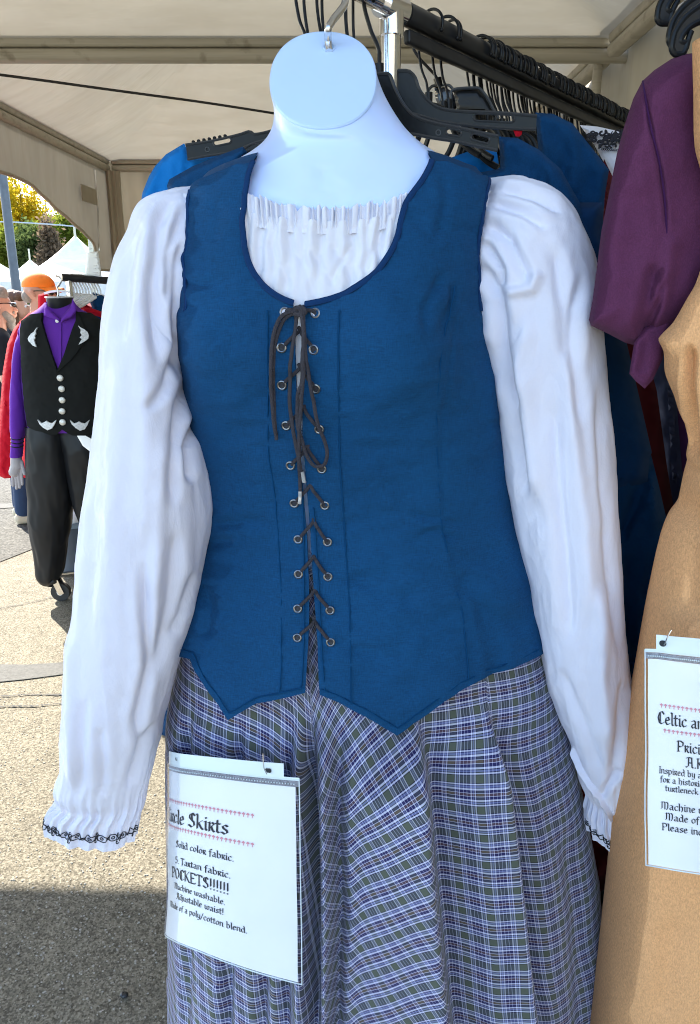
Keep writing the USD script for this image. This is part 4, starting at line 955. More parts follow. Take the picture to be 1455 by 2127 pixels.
# strap tops over the shoulder to the back
for pts in ([(528, 333), (500, 340), (455, 356), (410, 378), (397, 392)], [(898, 330), (925, 336), (970, 352), (1014, 372)]):
    q = spline(pts, 30); rc = gaussian_filter1d(vfind(q), 2, axis=0, mode='nearest'); p0, n0 = T.place(rc); vo_ = voff(rc)[:, None]
    lay = []
    for k, v in enumerate(np.linspace(0, 1, 16)):
        y = p0[:, 1] + v * .115; z = p0[:, 2] + .0125 + .016 * np.sin(np.pi * min(v * 1.1, 1)) - .03 * v * v; lay.append(np.stack([p0[:, 0] + (.0 if v else 0), y, z], 1))
    lay = np.array(lay); lay[0] = p0 + n0 * (vo_ - .0012)
    obj('shoulder_strap', cat_([grid_mesh(lay), grid_mesh(lay - [0, 0, .0024], flip=True)]), 'vest_blue', vest, smooth=True)
def vline(pts, off, r, n=6, dens=2.0, smooth_=True, flat=None):
    pts = np.array(pts, float); L = np.linalg.norm(np.diff(pts, axis=0), axis=1).sum()
    q = spline(pts, int(L / dens)) if smooth_ else np.vstack([np.linspace(a, b, max(2, int(np.linalg.norm(b - a) / dens)), endpoint=False) for a, b in zip(pts[:-1], pts[1:])] + [pts[-1:]])
    rc = vfind(q); rc = gaussian_filter1d(rc, 5, axis=0, mode='nearest') if smooth_ else rc; b, nn3 = T.place(rc); p = b + nn3 * (voff(rc) + vh(q) * np.clip((86 - np.abs(rc[:, 1] - 180)) / 32, 0, 1) + off)[:, None]
    return tube(p, r, n, flat=(nn3, flat) if flat else None)
for pts in (LN, RN): obj('neck_binding', vline(pts, -.0002, .0034, 8, flat=.7), 'vest_trim', vest)
for pts in ([LT[-1]] + LA, [RT[-1]] + RA): obj('armhole_binding', vline(pts, .0002, .0026, 8, flat=.8), 'vest_trim', vest)
stl = [[(945, 590), (930, 680), (916, 760), (908, 900), (914, 1050), (935, 1180), (965, 1300), (972, 1412)], [(556, 640), (556, 750), (557, 900), (574, 1060), (585, 1250), (582, 1440)], [(706, 640), (704, 760), (705, 900), (716, 1100), (727, 1280), (730, 1465)],
       [(627, 1000), (632, 1150), (633, 1250), (626, 1430)], [(651, 1050), (662, 1200), (668, 1330), (676, 1440)]]
for pts in stl: obj('seam', vline(pts, .0014, .0009, 5), 'stitch', vest)
for pts in ([(372, 1348), (404, 1356), (424, 1402), (478, 1481), (530, 1450), (585, 1438), (632, 1428)], [(1118, 1350), (1088, 1367), (997, 1399), (952, 1421), (886, 1471), (826, 1513), (762, 1473), (702, 1446), (666, 1432)]):
    obj('hem_stitching', vline(pts, .0013, .0008, 5, smooth_=False), 'stitch', vest)
EL = [(592, 648), (586, 722), (586, 800), (596, 882), (605, 965), (612, 1045), (620, 1120), (621, 1192), (620, 1263), (618, 1325)]
ER = [(655, 650), (653, 726), (657, 806), (664, 890), (669, 973), (675, 1050), (681, 1125), (682, 1197), (686, 1268), (687, 1334)]
for e in EL + ER:
    rc = vfind([e]); b, n = T.place(rc); c = (b + n * (voff(rc) + vh(np.array([e], float)))[:, None])[0]; n = n[0]
    o = obj('eyelet', torus(c + n * .0008, n, .0044, .0013, 22, 8), 'eyelet_metal', vest)
    obj('eyelet_hole', disc(c + n * .0003, n, .0036, .0009, 18), 'eyelet_dark' if e[1] > 700 else 'white_cotton', o)
def lace(pts, off=.004, r=.0021, n=60, flat=.65):
    q = spline(np.array([p[:2] for p in pts], float), n); tq_ = np.linspace(0, 1, len(pts))
    of = np.interp(np.linspace(0, 1, n), tq_, [p[2] if len(p) > 2 else off for p in pts])
    rc = vfind(q, .003); b, nn4 = T.place(rc); return tube(b + nn4 * (voff(rc) + vh(q) + of)[:, None], r, 8, flat=(nn4, flat))
lc = thing('lacing_cord', 'dark grey flat cord laced through eyelets and tied in a hanging bow', 'lace')
for k in range(10):
    l, r = EL[k], ER[k]; mx = (l[0] + r[0]) / 2; my = (l[1] + r[1]) / 2 - (8 if k == 0 else 37)
    obj('cord', lace([(l[0] + 1, l[1] + 1, .0), (l[0] + 5, l[1] - 5, .0034), (mx - 2, my + 2, .0030), (mx + 5, my - 8, -.003)], n=24), 'lace_cord', lc)
    obj('cord', lace([(r[0] - 1, r[1] + 1, .0), (r[0] - 5, r[1] - 5, .0032), (mx + 3, my + 2, .0036), (mx - 4, my - 8, -.003)], n=24), 'lace_cord', lc)
obj('bow_loop', lace([(624, 646, .006), (606, 648, .010), (588, 658, .011), (574, 685, .010), (567, 730, .009), (565, 800, .008), (570, 860, .007), (577, 911, .006)]), 'lace_cord', lc)
obj('bow_loop', lace([(624, 648, .005), (608, 652, .007), (592, 664, .008), (580, 690, .007), (571, 735, .006), (569, 800, .006), (572, 860, .006), (576, 908, .005)]), 'lace_cord', lc)
obj('bow_loop', lace([(632, 642, .010), (637, 700, .011), (643, 760, .010), (652, 820, .009), (663, 878, .008), (676, 915, .008), (681, 940, .008), (674, 962, .008), (660, 966, .008), (644, 952, .008), (630, 910, .009), (620, 860, .010), (622, 815, .010), (631, 790, .010), (634, 700, .009), (628, 645, .008)], n=110), 'lace_cord', lc)
obj('cord_end', lace([(618, 650, .006), (613, 700, .008), (606, 760, .008), (604, 830, .008), (611, 880, .008), (620, 930, .008), (628, 976, .007)]), 'lace_cord', lc)
obj('cord_end', lace([(628, 645, .011), (635, 690, .012), (636, 760, .011), (630, 820, .010), (625, 890, .009), (624, 950, .008), (625, 1019, .006)]), 'lace_cord', lc)
obj('aglet', lace([(629, 976, .007), (633, 1000, .006)], n=8, r=.0024), 'aglet', lc)
obj('aglet', lace([(625, 1018, .006), (624, 1044, .006)], n=8, r=.0021), 'aglet', lc)
obj('knot', lace([(610, 644, .004), (618, 640, .009), (630, 641, .010), (637, 648, .009), (628, 654, .010), (614, 652, .008)], n=40, r=.0026), 'lace_cord', lc)
# ------------------------------------------------------------------ printed signs in plastic sleeves: a broad-pen alphabet drawn as strokes
GL = {  # letter: (advance, strokes); x-height 5, capitals 8
 'a': (4.4, [[(.7, 4.3), (2, 5), (3.1, 4.3), (3.1, .5), (3.9, 0)], [(3.1, 3), (1.1, 2.3), (.6, 1), (1.5, 0), (3.1, 1)]]),
 'b': (4.6, [[(.3, 8), (.9, 7.6), (.9, .6), (2, 0), (3.6, .8), (3.8, 3.4), (2.6, 5), (.9, 4)]]),
 'c': (3.9, [[(3.4, 4.1), (2.3, 5), (.9, 4), (.6, 1.6), (1.7, 0), (3.4, .9)]]),
 'd': (4.7, [[(3.6, 4.2), (2.1, 5), (.8, 3.8), (.6, 1.4), (1.7, 0), (3.6, 1)], [(2.6, 8), (3.6, 7), (3.6, .6), (4.3, 0)]]),
 'e': (4.0, [[(.9, 2.5), (3.3, 3.2), (2.5, 5), (1, 4.2), (.6, 1.7), (1.7, 0), (3.5, .9)]]),
 'f': (3.2, [[(3.2, 7.4), (2.2, 8), (1.3, 7), (1.3, -1)], [(.2, 4.8), (2.7, 4.8)]]),
 'g': (4.4, [[(3.4, 4.4), (2, 5), (.7, 3.6), (.7, 1.4), (1.8, .3), (3.4, 1.2)], [(3.4, 5), (3.4, -1), (2.2, -2.2), (.6, -1.6)]]),
 'h': (4.7, [[(.3, 8), (.9, 7.6), (.9, 0)], [(.9, 3.9), (2.5, 5), (3.7, 4), (3.6, 1), (2.8, -.8)]]),
 'i': (2.2, [[(.4, 4.6), (1.1, 5), (1.1, .5), (1.8, 0)], [(.9, 7.0), (1.4, 6.6)]]),
 'j': (2.2, [[(.4, 4.6), (1.2, 5), (1.2, -1.2), (.1, -2.2)], [(1, 7), (1.5, 6.6)]]),
 'k': (4.4, [[(.3, 8), (.9, 7.6), (.9, 0)], [(3.5, 4.8), (1, 2.7)], [(1.6, 3.1), (3.2, .5), (4.1, 0)]]),
 'l': (2.2, [[(.4, 8), (1.1, 7.6), (1.1, .5), (1.9, 0)]]),
 'n': (4.6, [[(.2, 4.6), (.9, 5), (.9, 0)], [(.9, 3.9), (2.4, 5), (3.5, 4.2), (3.5, .5), (4.2, 0)]]),
 'm': (6.8, [[(.2, 4.6), (.9, 5), (.9, 0)], [(.9, 3.9), (2.2, 5), (3.3, 4.2), (3.3, 0)], [(3.3, 3.9), (4.6, 5), (5.7, 4.2), (5.7, .5), (6.4, 0)]]),
 'o': (4.4, [[(2.2, 5), (.8, 3.8), (.7, 1.4), (2, 0), (3.6, 1.2), (3.7, 3.6), (2.2, 5)]]),
 'p': (4.6, [[(.2, 4.6), (.9, 5), (.9, -2.4)], [(.9, 4), (2.5, 5), (3.8, 3.6), (3.7, 1.2), (2.3, 0), (.9, .8)]]),
 'q': (4.6, [[(3.6, 4.2), (2.1, 5), (.8, 3.8), (.6, 1.4), (1.7, 0), (3.6, 1)], [(3.6, 5), (3.6, -2.4)]]),
 'r': (3.6, [[(.2, 4.6), (.9, 5), (.9, 0)], [(.9, 3.8), (2.2, 5), (3.2, 4.2), (1.8, 2.6), (2.6, .6), (3.4, 0)]]),
 's': (3.7, [[(3.2, 4.3), (2, 5), (.8, 4.1), (1.2, 3), (2.8, 2.1), (3.1, .9), (1.8, 0), (.5, .8)]]),
 't': (3.0, [[(1.2, 6.8), (1.2, .7), (2, 0), (2.8, .6)], [(.2, 4.9), (2.6, 4.9)]]),
 'u': (4.7, [[(.3, 4.6), (1, 5), (1, 1), (1.9, 0), (3.5, 1.2)], [(3.5, 5), (3.5, .5), (4.2, 0)]]),
 'v': (4.3, [[(.3, 4.7), (1, 5), (1.9, 0), (3.2, 2), (3.6, 5)]]),
 'w': (6.3, [[(.3, 4.7), (1, 5), (.9, 1.2), (1.9, 0), (3.2, 1.2), (3.2, 4.6)], [(3.2, 1.2), (4.2, 0), (5.5, 1.6), (5.6, 4.4), (4.8, 5)]]),
 'y': (4.5, [[(.3, 4.6), (1, 5), (1, 1.4), (1.9, .2), (3.5, 1.4)], [(3.5, 5), (3.5, -.8), (2.2, -2.4), (.6, -1.9)]]),
 'A': (6.0, [[(.6, 7.3), (2.2, 8), (2.0, 1.4), (.8, 0), (.1, .5)], [(2.2, 8), (4.4, 7.8), (4.6, .6), (5.5, 0)], [(2.0, 3.8), (4.5, 3.8)]]),
 'C': (5.4, [[(4.9, 6.4), (3.6, 8), (1.7, 7.2), (.7, 4), (1.5, .9), (3.2, 0), (4.9, 1.2)], [(2.2, 6.8), (2.2, 1.2)]]),
 'E': (5.0, [[(.8, 7.8), (.9, .2)], [(.3, 7.8), (4.2, 7.7), (4.4, 6.8)], [(.9, 4.1), (3.3, 4.1)], [(.3, .2), (4.2, .2), (4.6, 1.2)]]),
 'I': (2.4, [[(1.2, 8), (1.2, 0)], [(.4, 7.9), (2, 7.9)], [(.4, .1), (2, .1)]]),
 'K': (5.6, [[(.9, 8), (.9, 0)], [(4.5, 7.8), (1, 3.7)], [(1.8, 4.4), (4.3, .5), (5.2, 0)], [(.2, 7.9), (1.7, 7.9)]]),
 'M': (7.8, [[(.3, 7.2), (1.4, 8), (1.4, 1.2), (.5, .1)], [(1.4, 7), (3, 8), (4, 7), (4, 0)], [(4, 7), (5.6, 8), (6.7, 6.4), (6.6, 2), (5.6, -.3)]]),
 'O': (6.0, [[(3, 8), (1.1, 6.6), (.7, 3.6), (1.5, 1), (3, 0), (4.7, 1.3), (5.2, 4.2), (4.5, 6.8), (3, 8)]]),
 'P': (5.2, [[(1, 8), (1, 0)], [(.2, 7.6), (2.6, 8), (4.5, 6.8), (4.3, 4.6), (2.6, 3.5), (1, 4)], [(.3, .1), (1.8, .1)]]),
 'S': (5.0, [[(4.3, 6.8), (2.9, 8), (1.1, 7), (1.0, 5.2), (3.8, 3), (4.1, 1.3), (2.5, 0), (.5, 1.1)], [(2.3, 7.6), (2.6, 4.2)]]),
 'T': (5.2, [[(2.6, 7.8), (2.6, 0)], [(.3, 6.8), (.7, 7.8), (4.7, 7.8), (5, 6.9)], [(1.8, .1), (3.4, .1)]]),
 'V': (5.4, [[(.3, 7.6), (1.2, 8), (2.6, 0), (4.5, 5), (4.9, 8)]]),
 '1': (3.0, [[(.5, 6.6), (1.6, 8), (1.6, 0)]]), '0': (4.6, [[(2.3, 8), (.8, 6), (.8, 2), (2.3, 0), (3.8, 2), (3.8, 6), (2.3, 8)]]),
 '5': (4.4, [[(3.8, 7.8), (1.1, 7.7), (.9, 4.4), (2.6, 5), (3.8, 3.6), (3.5, 1.2), (1.9, 0), (.4, .9)]]), '$': (4.6, [[(3.9, 6.6), (2.3, 7.4), (.8, 6.2), (1.1, 4.8), (3.6, 3), (3.8, 1.6), (2.2, .5), (.5, 1.3)], [(2.3, 8.4), (2.3, -.5)]]),
 '.': (2.0, [[(.8, .5), (1.2, .1)]]), ',': (2.0, [[(1.0, .5), (.6, -1.2)]]), '!': (2.3, [[(1.1, 8), (1.1, 2.4)], [(.9, .6), (1.3, .2)]]), '/': (3.6, [[(.2, -1), (3.2, 8)]]), ' ': (2.6, []), '-': (3.0, [[(.5, 2.6), (2.5, 2.6)]]),
}
def pen_text(txt, pen=.55, ang=38):
    """outlines of a line of lettering; returns polygons and its width (x-height 5)"""
    a = math.radians(ang); nib = np.array([[math.cos(a), math.sin(a)], [-math.cos(a), -math.sin(a)]]) * pen
    th = np.array([-math.sin(a), math.cos(a)]) * pen * .22
    nib = np.vstack([nib + th, nib - th]); x = 0; out = []
    for ch in txt:
        adv, st = GL[ch]
        for s in st:
            for p, q in zip(s[:-1], s[1:]):
                pts = np.vstack([nib + p, nib + q]) + [x, 0]; out.append(shapely.convex_hull(shapely.MultiPoint(pts)))
        x += adv
    return unary_union(out), x
def border(n):
    out = []
    for k in range(n):
        x = k * 1.0
        out += [shapely.convex_hull(shapely.MultiPoint([(x + .12, .55), (x + .5, 1.0), (x + .88, .55), (x + .5, .25)])), shapely.box(x + .4, -.35, x + .6, .3), Point(x + .25, .45).buffer(.16, 4), Point(x + .75, .45).buffer(.16, 4)]
    return unary_union(out), float(n)
def flat_mesh(shape):
    V, F, n = [], [], 0
    for g in getattr(shape, 'geoms', [shape]):
        g = g.simplify(.03)
        if g.is_empty or g.area < 1e-4: continue
        v, f = trimesh.creation.triangulate_polygon(g, engine='earcut'); V.append(v); F.append(f + n); n += len(v)
    return np.vstack(V), np.vstack(F)
def subdivide_flat(v, f, maxlen):
    m = trimesh.Trimesh(np.column_stack([v, np.zeros(len(v))]), f, process=False)
    m = m.subdivide_to_size(maxlen, max_iter=6) if hasattr(m, 'subdivide_to_size') else m
    return np.asarray(m.vertices)[:, :2], np.asarray(m.faces)

class Sheet:
    """a bent sheet of paper: picture positions and distances along t (across) for its top and bottom edges"""
    def __init__(s, t, top, bot, fwd_top, fwd_bot, n=60, m=40, wob=0.0, seed=0):
        tt_ = np.linspace(0, 1, n); top, bot = np.array(top, float), np.array(bot, float)
        I = lambda y: PchipInterpolator(t, y)(tt_)
        A = at(I(top[:, 0]), I(top[:, 1]), I(fwd_top)); B = at(I(bot[:, 0]), I(bot[:, 1]), I(fwd_bot))
        l_ = np.concatenate([[0], np.cumsum(np.linalg.norm(np.diff((A + B) / 2, axis=0), axis=1))]); l_ /= l_[-1]
        A, B = (np.stack([np.interp(tt_, l_, c) for c in x.T], 1) for x in (A, B))
        v = np.linspace(0, 1, m)[:, None, None]
        P = A[None] * (1 - v) + B[None] * v
        nn_ = grid_normals(P); nn_ *= -np.sign(nn_[..., 1].mean())
        P = P + nn_ * (wob * (meshkit.fbm(np.stack([np.repeat(tt_[None] * 3, m, 0), np.repeat(v[:, :, 0] * 4, n, 1), np.full((m, n), seed)], -1), 2, seed) - .5))[..., None]
        s.P, s.n = P, n; s.N = nn_; s.L = np.concatenate([[0], np.cumsum(np.linalg.norm(np.diff(P[m // 2], axis=0), axis=1))]); s.W = s.L[-1]; s.u = tt_
        s.fP = RegularGridInterpolator((np.linspace(0, 1, m), tt_), P, bounds_error=False, fill_value=None)
        s.fN = RegularGridInterpolator((np.linspace(0, 1, m), tt_), nn_, bounds_error=False, fill_value=None)
    def put(s, v, t, off): 
        q = np.stack(np.broadcast_arrays(v, t), -1).reshape(-1, 2); n = s.fN(q); n /= np.linalg.norm(n, axis=1, keepdims=True); return s.fP(q) + n * off
    def t_of(s, px, v):
        p = proj(s.P[int(v * (len(s.P) - 1))]); k = int(np.argmin(p[:, 0])); return np.interp(px, p[k:, 0], s.u[k:])
        return np.interp(px, p[:, 0], s.u) if p[-1, 0] > p[0, 0] else np.interp(px, p[::-1, 0], s.u[::-1])
    def rect(s, v0, v1, t0, t1, off, thick=.0004, n=40, m=24):
        vv, t_ = np.meshgrid(np.linspace(v0, v1, m), np.linspace(t0, t1, n), indexing='ij')
        a = s.put(vv, t_, off).reshape(m, n, 3); b = s.put(vv, t_, off - thick).reshape(m, n, 3)
        lo = np.concatenate([np.arange(n), n * np.arange(1, m) + n - 1, (m - 1) * n + np.arange(n - 2, -1, -1), n * np.arange(m - 2, 0, -1)])
        return solid(a.reshape(-1, 3), b.reshape(-1, 3), grid_faces(m, n), [lo])
    def write(s, shape, width, v, x0, x1, hgt, off=.0006, maxlen=1.0):
        """lettering between picture columns x0 and x1 with its baseline at v; hgt: capitals' height as a part of the sheet's height"""
        vv, f = flat_mesh(shape); vv, f = subdivide_flat(vv, f, maxlen)
        t0, t1 = x0, x1
        t_ = t0 + (t1 - t0) * vv[:, 0] / width; v_ = v - hgt * vv[:, 1] / 8.0
        return trimesh.Trimesh(s.put(v_, t_, off), f, process=False)

def sleeve_sign(name, label, sh, lines, dirn, holes, notch=None):
    o = thing(name, label, 'sign')
    obj('paper', sh.rect(.10, 1.0, .015, .985, 0), 'paper', o, smooth=30)
    obj('top_strip', sh.rect(.0, .058, *(notch or (.0, 1.0)), .0004), 'sleeve_strip', o, smooth=30)
    obj('top_edge', sh.rect(.058, .072, 0, 1, .0004), 'sleeve_strip', o, smooth=30)
    obj('zip_strip', sh.rect(.0735, .098, 0, 1, .0004), 'zip_strip', o, smooth=30)
    n = 90; q = np.linspace(.02, .98, n); p = sh.put(np.full(n, .086), q, .0010)
    obj('zip_teeth', cat_([trimesh.creation.icosahedron().apply_scale(.0009).apply_translation(x) for x in p]), 'sleeve_strip', o)
    for (v, t, r) in holes:
        c = sh.put(v, t, .0010)[0]; nn_ = sh.fN([[v, t]])[0]
        h = disc(c, nn_, r, .0008, 20); obj('punched_hole', h, 'eyelet_dark', o); obj('hole_rim', torus(c, nn_, r, .0004, 20, 6), 'sleeve_strip', o)
    rim = np.vstack([sh.put(np.linspace(.06, 1.004, 40), 0 * np.linspace(0, 1, 40) + (1.0 if dirn > 0 else 0.0), .0008), sh.put(1.004, np.linspace(1, 0, 60) if dirn > 0 else np.linspace(0, 1, 60), .0008)])
    obj('film_edge', tube(rim, .0008, 5), 'sleeve_strip', o)
    vv_, t2_ = np.meshgrid(np.linspace(.06, 1.006, 24), np.linspace(-.005, 1.005, 40), indexing='ij'); obj('film', grid_mesh(sh.put(vv_, t2_, .0022).reshape(24, 40, 3)), 'clear_film', o, smooth=True)
    for nm, txt, v, t0, t1, hg, mt in lines:
        if nm == 'border': shp, w = border(txt)
        else: shp, w = pen_text(txt)
        obj('lettering' if nm != 'border' else 'printed_border', sh.write(shp, w, v, t0, t1, hg, maxlen=1.6), mt, o, smooth=False)
    return o
# left sign pinned to the skirt: wraps round the hip on its left side
t_ = [0, .10, .20, .32, .46, .62, .80, 1.0]
shL = Sheet(t_, [(362, 1562), (352, 1560), (355, 1561), (372, 1565), (412, 1570), (470, 1576), (545, 1582), (622, 1587)], [(362, 1925), (348, 1932), (346, 1940), (362, 1952), (405, 1971), (465, 1995), (545, 2020), (628, 2042)],
            [.912, .868, .833, .806, .783, .767, .756, .748], [.920, .865, .824, .793, .764, .745, .731, .722], wob=.004, seed=2)
def zx(z): return 340 + z / 4.0906
def zt(z, v): return shL.t_of(zx(z), v)
H_ = .9
def zv(v): return .10 + .9 * v
T0 = {}
Ls = []
def lineL(kind, txt, v, xs, xe, hg, mt='ink', lead=''):
    """visible text from xs to xe; lead: what has already turned round the edge"""
    v = zv(v); t1 = zt(xe, v); t0 = zt(xs, v)
    if lead:
        full, wfull = pen_text(lead + txt); _, wvis = pen_text(txt); t0 = t1 - (t1 - t0) * wfull / wvis; txt = lead + txt
    Ls.append((kind, txt, v, t0, t1, hg * .9, mt))
Ls.append(('border', 44, zv(.172), .06, zt(775, zv(.172)), .135, 'ink_rose')); Ls.append(('border', 44, zv(.322), .06, zt(775, zv(.322)), .135, 'ink_rose'))
lineL('t', 'cle Skirts', .287, 90, 555, .078, lead='Cir')
lineL('t', 'Solid color fabric.', .425, 108, 602, .040)
lineL('t', '5. Tartan fabric.', .523, 102, 574, .040)
lineL('t', 'POCKETS!!!!!!', .618, 75, 562, .064)
lineL('t', 'Machine washable.', .683, 95, 527, .036)
lineL('t', 'Adjustable waist!', .742, 113, 515, .037)
lineL('t', 'de of a poly/cotton blend.', .808, 92, 714, .036, lead='Ma')
sg = sleeve_sign('paper_sign', 'printed paper sign about circle skirts in a clear sleeve pinned to the tartan skirt', shL, Ls, 1, [(.030, shL.t_of(368, .03), .0022), (.034, shL.t_of(556, .03), .0030), (.034, shL.t_of(560, .03), .0030)], (.0, shL.t_of(590, .03)))
obj('safety_pin', tube(spline([shL.put(-.045, shL.t_of(549, .03), .004)[0], shL.put(.01, shL.t_of(551, .03), .005)[0], shL.put(.045, shL.t_of(557, .03), .004)[0]], 14), .0007, 6), 'steel_wire', sg)
# right sign on the tan dress
shR = Sheet([0, .12, .3, .5, .75, 1], [(1341, 1318), (1362, 1318), (1400, 1322), (1460, 1329), (1560, 1345), (1690, 1365)], [(1342, 1797), (1362, 1800), (1400, 1806), (1462, 1815), (1565, 1832), (1700, 1852)],
            [.690, .684, .676, .668, .66, .66], [.668, .662, .652, .645, .64, .64], wob=.006, seed=5)
# the left edge bends a little, as in a slack sleeve
def rt(z, v): return shR.t_of(1310 + z / 3.869, v)
Rs = []
def lineR(kind, txt, v, xs, scale, hg, mt='ink'):
    v = zv(v); t0 = rt(xs, v)
    shp, w = (pen_text(txt) if kind == 't' else border(txt)); Rs.append((kind, txt, v, t0, t0 + w * scale, hg * .9, mt))
def rv(zy, zx_): # zoomed row at a zoomed column -> part of the sheet's height below its top edge
    top = 222 + (zx_ - 130) * .075; bot = 1925 + (zx_ - 130) * .155; return (zy - top) / (bot - top)
lineR('border', 30, rv(612, 400), 235, .0235, .12, 'ink_rose'); lineR('border', 28, rv(812, 400), 262, .0235, .12, 'ink_rose')
lineR('t', 'Celtic and', rv(752, 400), 218, .0080, .058)
lineR('t', 'Pricing', rv(970, 470), 375, .0076, .052); lineR('t', 'A.K', rv(1095, 500), 445, .0076, .048)
lineR('t', 'Inspired by a Vikin', rv(1160, 400), 232, .0049, .031); lineR('t', 'for a historic look', rv(1230, 400), 240, .0049, .030); lineR('t', 'turtleneck /shor', rv(1300, 420), 280, .0049, .029)
lineR('t', 'Machine was', rv(1452, 400), 245, .0060, .036); lineR('t', 'Made of 10', rv(1545, 420), 280, .0060, .036); lineR('t', 'Please inqui', rv(1635, 400), 255, .0060, .036)
sg = sleeve_sign('paper_sign', 'printed paper sign about Celtic wear in a clear sleeve pinned to the tan dress', shR, Rs, -1, [(.032, shR.t_of(1378, .03), .0034)], (shR.t_of(1364, .03), 1.0))
obj('safety_pin', tube(spline([shR.put(-.03, shR.t_of(1396, .03), .004)[0], shR.put(.0, shR.t_of(1388, .03), .005)[0], shR.put(.035, shR.t_of(1381, .03), .003)[0]], 14), .0006, 6), 'steel_wire', sg)
# ------------------------------------------------------------------ garment rack with its hangers
RA_, RB_ = at(790, -18, 1.10), at(1292, 252, 1.80); RA_[2] = RB_[2] = 1.905
def bar_from(px, z=1.905):      # the place on the level bar seen at column px
    r = ray(px, 0 * px)         # bar lies in a vertical plane through RA_ and RB_
    d = RB_ - RA_; n = np.array([d[1], -d[0]]); k = (n @ (RA_ - CAM)[:2]); 
    py = np.linspace(-400, 700, 1101); rr = ray(np.full(1101, px), py); s = k / (rr[:, :2] @ n); zz = CAM[2] + rr[:, 2] * s
    i = np.argmin(np.abs(zz - z)); return CAM + rr[i] * s[i]
BS = bar_from(845); BE = bar_from(1292); bd = (BE - BS) / np.linalg.norm(BE - BS); side_ = np.array([bd[1], -bd[0], 0])
rack = thing('garment_rack', 'chrome and black garment rack running back behind the dress form', 'clothes rack')
jn = BS - bd * .035
obj('top_bar', cyl(BS - bd * .005, BE + bd * .25, .0145, 18), 'dark_bar', rack)
obj('lower_rail', cat_([box((BS + BE + bd * .25) / 2 - [0, 0, .026], (np.linalg.norm(BE + bd * .25 - BS), .012, .018), math.atan2(bd[1], bd[0]), bev=.004)]), 'dark_bar', rack)
obj('front_bar', cyl(jn - bd * .35, jn - bd * .01, .0115, 16), 'chrome', rack)
obj('connector', cat_([cyl(jn - bd * .022, jn + bd * .022, .0175, 18), cyl(jn - [0, 0, .002], jn - [0, 0, .034], .0168, 18)]), 'chrome', rack)
obj('upright', cyl(jn - [0, 0, .03], [jn[0], jn[1], .10], .0135, 20), 'chrome', rack)
e2 = BE + bd * .24; obj('upright', cyl(e2 - [0, 0, .02], [e2[0], e2[1], .10], .0135, 16), 'chrome', rack)
for c in (jn, e2):
    obj('foot', cyl([c[0], c[1], .085] - side_ * .25, [c[0], c[1], .085] + side_ * .25, .012, 12), 'chrome', rack)
    for s in (-1, 1): obj('caster', cyl(np.array([c[0], c[1], .04]) + side_ * .25 * s - bd * .012, np.array([c[0], c[1], .04]) + side_ * .25 * s + bd * .012, .038, 16), 'rubber', rack)
# wire hooks hanging on the bar: each is a hanger with a hook and a shoulder bow
def hook_pts(r=.0205, drop=.085, tip=-.4):
    a = np.linspace(tip, np.pi, 14); top = np.stack([r * np.cos(a) + 0, 0 * a, r * np.sin(a)], 1)
    low = np.array([(-r * .98, 0, -.02), (-r * .7, 0, -.05), (-.004, 0, -drop * .85), (0, 0, -drop - .012)])
    return np.vstack([top, low])
def wire_hanger(rad=.0020, arm=.09):
    t = thing('wire_hanger', 'black wire hanger hooked over the dark bar of the rack', 'hanger', 'black hangers on the rack bar', loc=(0, 0, 0))
    obj('hook', tube(spline(hook_pts(), 44), rad, 7), 'hook_black', t)
    obj('hook_tip', trimesh.creation.icosphere(1, rad * 1.7).apply_translation(hook_pts()[0]), 'hook_black', t)
    b = spline([(-arm, 0, -.175), (-arm * .55, 0, -.145), (-.03, 0, -.112), (0, 0, -.100), (.03, 0, -.112), (arm * .55, 0, -.145), (arm, 0, -.175)], 40)
    obj('shoulder_bow', tube(b, .0045, 7, flat=((0, 1, 0), .7)), 'hanger_black', t)
    obj('collar', cyl((0, 0, -.083), (0, 0, -.104), .0055, 10), 'hook_black', t)
    return t
wh = wire_hanger()
ang0 = math.degrees(math.atan2(side_[1], side_[0]))
rs = np.random.RandomState(4)
LB_ = np.linalg.norm(BE - BS)
us = np.concatenate([[.06, .10, .115], .20 + .0105 * np.arange(74) + rs.randn(74) * .0035])
first = True
for k, u_ in enumerate(us):
    if u_ > LB_ + .2: break
    p = BS + bd * u_; rz = ang0 + rs.uniform(-16, 10)
    w3 = 0 if k < 3 else 1 if u_ < .62 else 2
    lab = ('black wire hanger spaced apart beside the chrome upright, hooked over the dark bar', 'black wire hanger packed tightly in the middle of the dark rack bar', 'black wire hanger packed at the far end of the rack bar by the purple sleeve')[w3]
    grp = ('black hangers beside the chrome upright', 'black hangers along the middle of the rack bar', 'black hangers at the far end of the rack bar')[w3]
    if first:
        xf = UsdGeom.Xformable(wh); ops = xf.GetOrderedXformOps(); ops[0].Set(Gf.Vec3d(*p.tolist())); ops[1].Set(float(rz)); first = False; tag(wh, lab, 'hanger', grp)
    else: copy_of(wh, p, rz, lab, 'hanger', grp, name='wire_hanger', scale=(1, 1, rs.uniform(.92, 1.12)))
for k, (px, u_) in enumerate(((676, -.165), (690, -.15), (712, -.13), (722, -.12), (752, -.075), (758, -.068), (764, -.060))):
    p = jn + bd * u_
    if k == 0: wn = wire_hanger(arm=.05); xf = UsdGeom.Xformable(wn).GetOrderedXformOps(); xf[0].Set(Gf.Vec3d(*p.tolist())); xf[1].Set(ang0); tag(wn, 'black wire hanger on the near chrome end of the rack bar', 'hanger', 'black hangers on the near end of the rack')
    else: copy_of(wn, p, ang0 + rs.uniform(-12, 8), 'black wire hanger on the near chrome end of the rack bar', 'hanger', 'black hangers on the near end of the rack', name='wire_hanger', scale=(1, 1, rs.uniform(1.0, 1.4)))
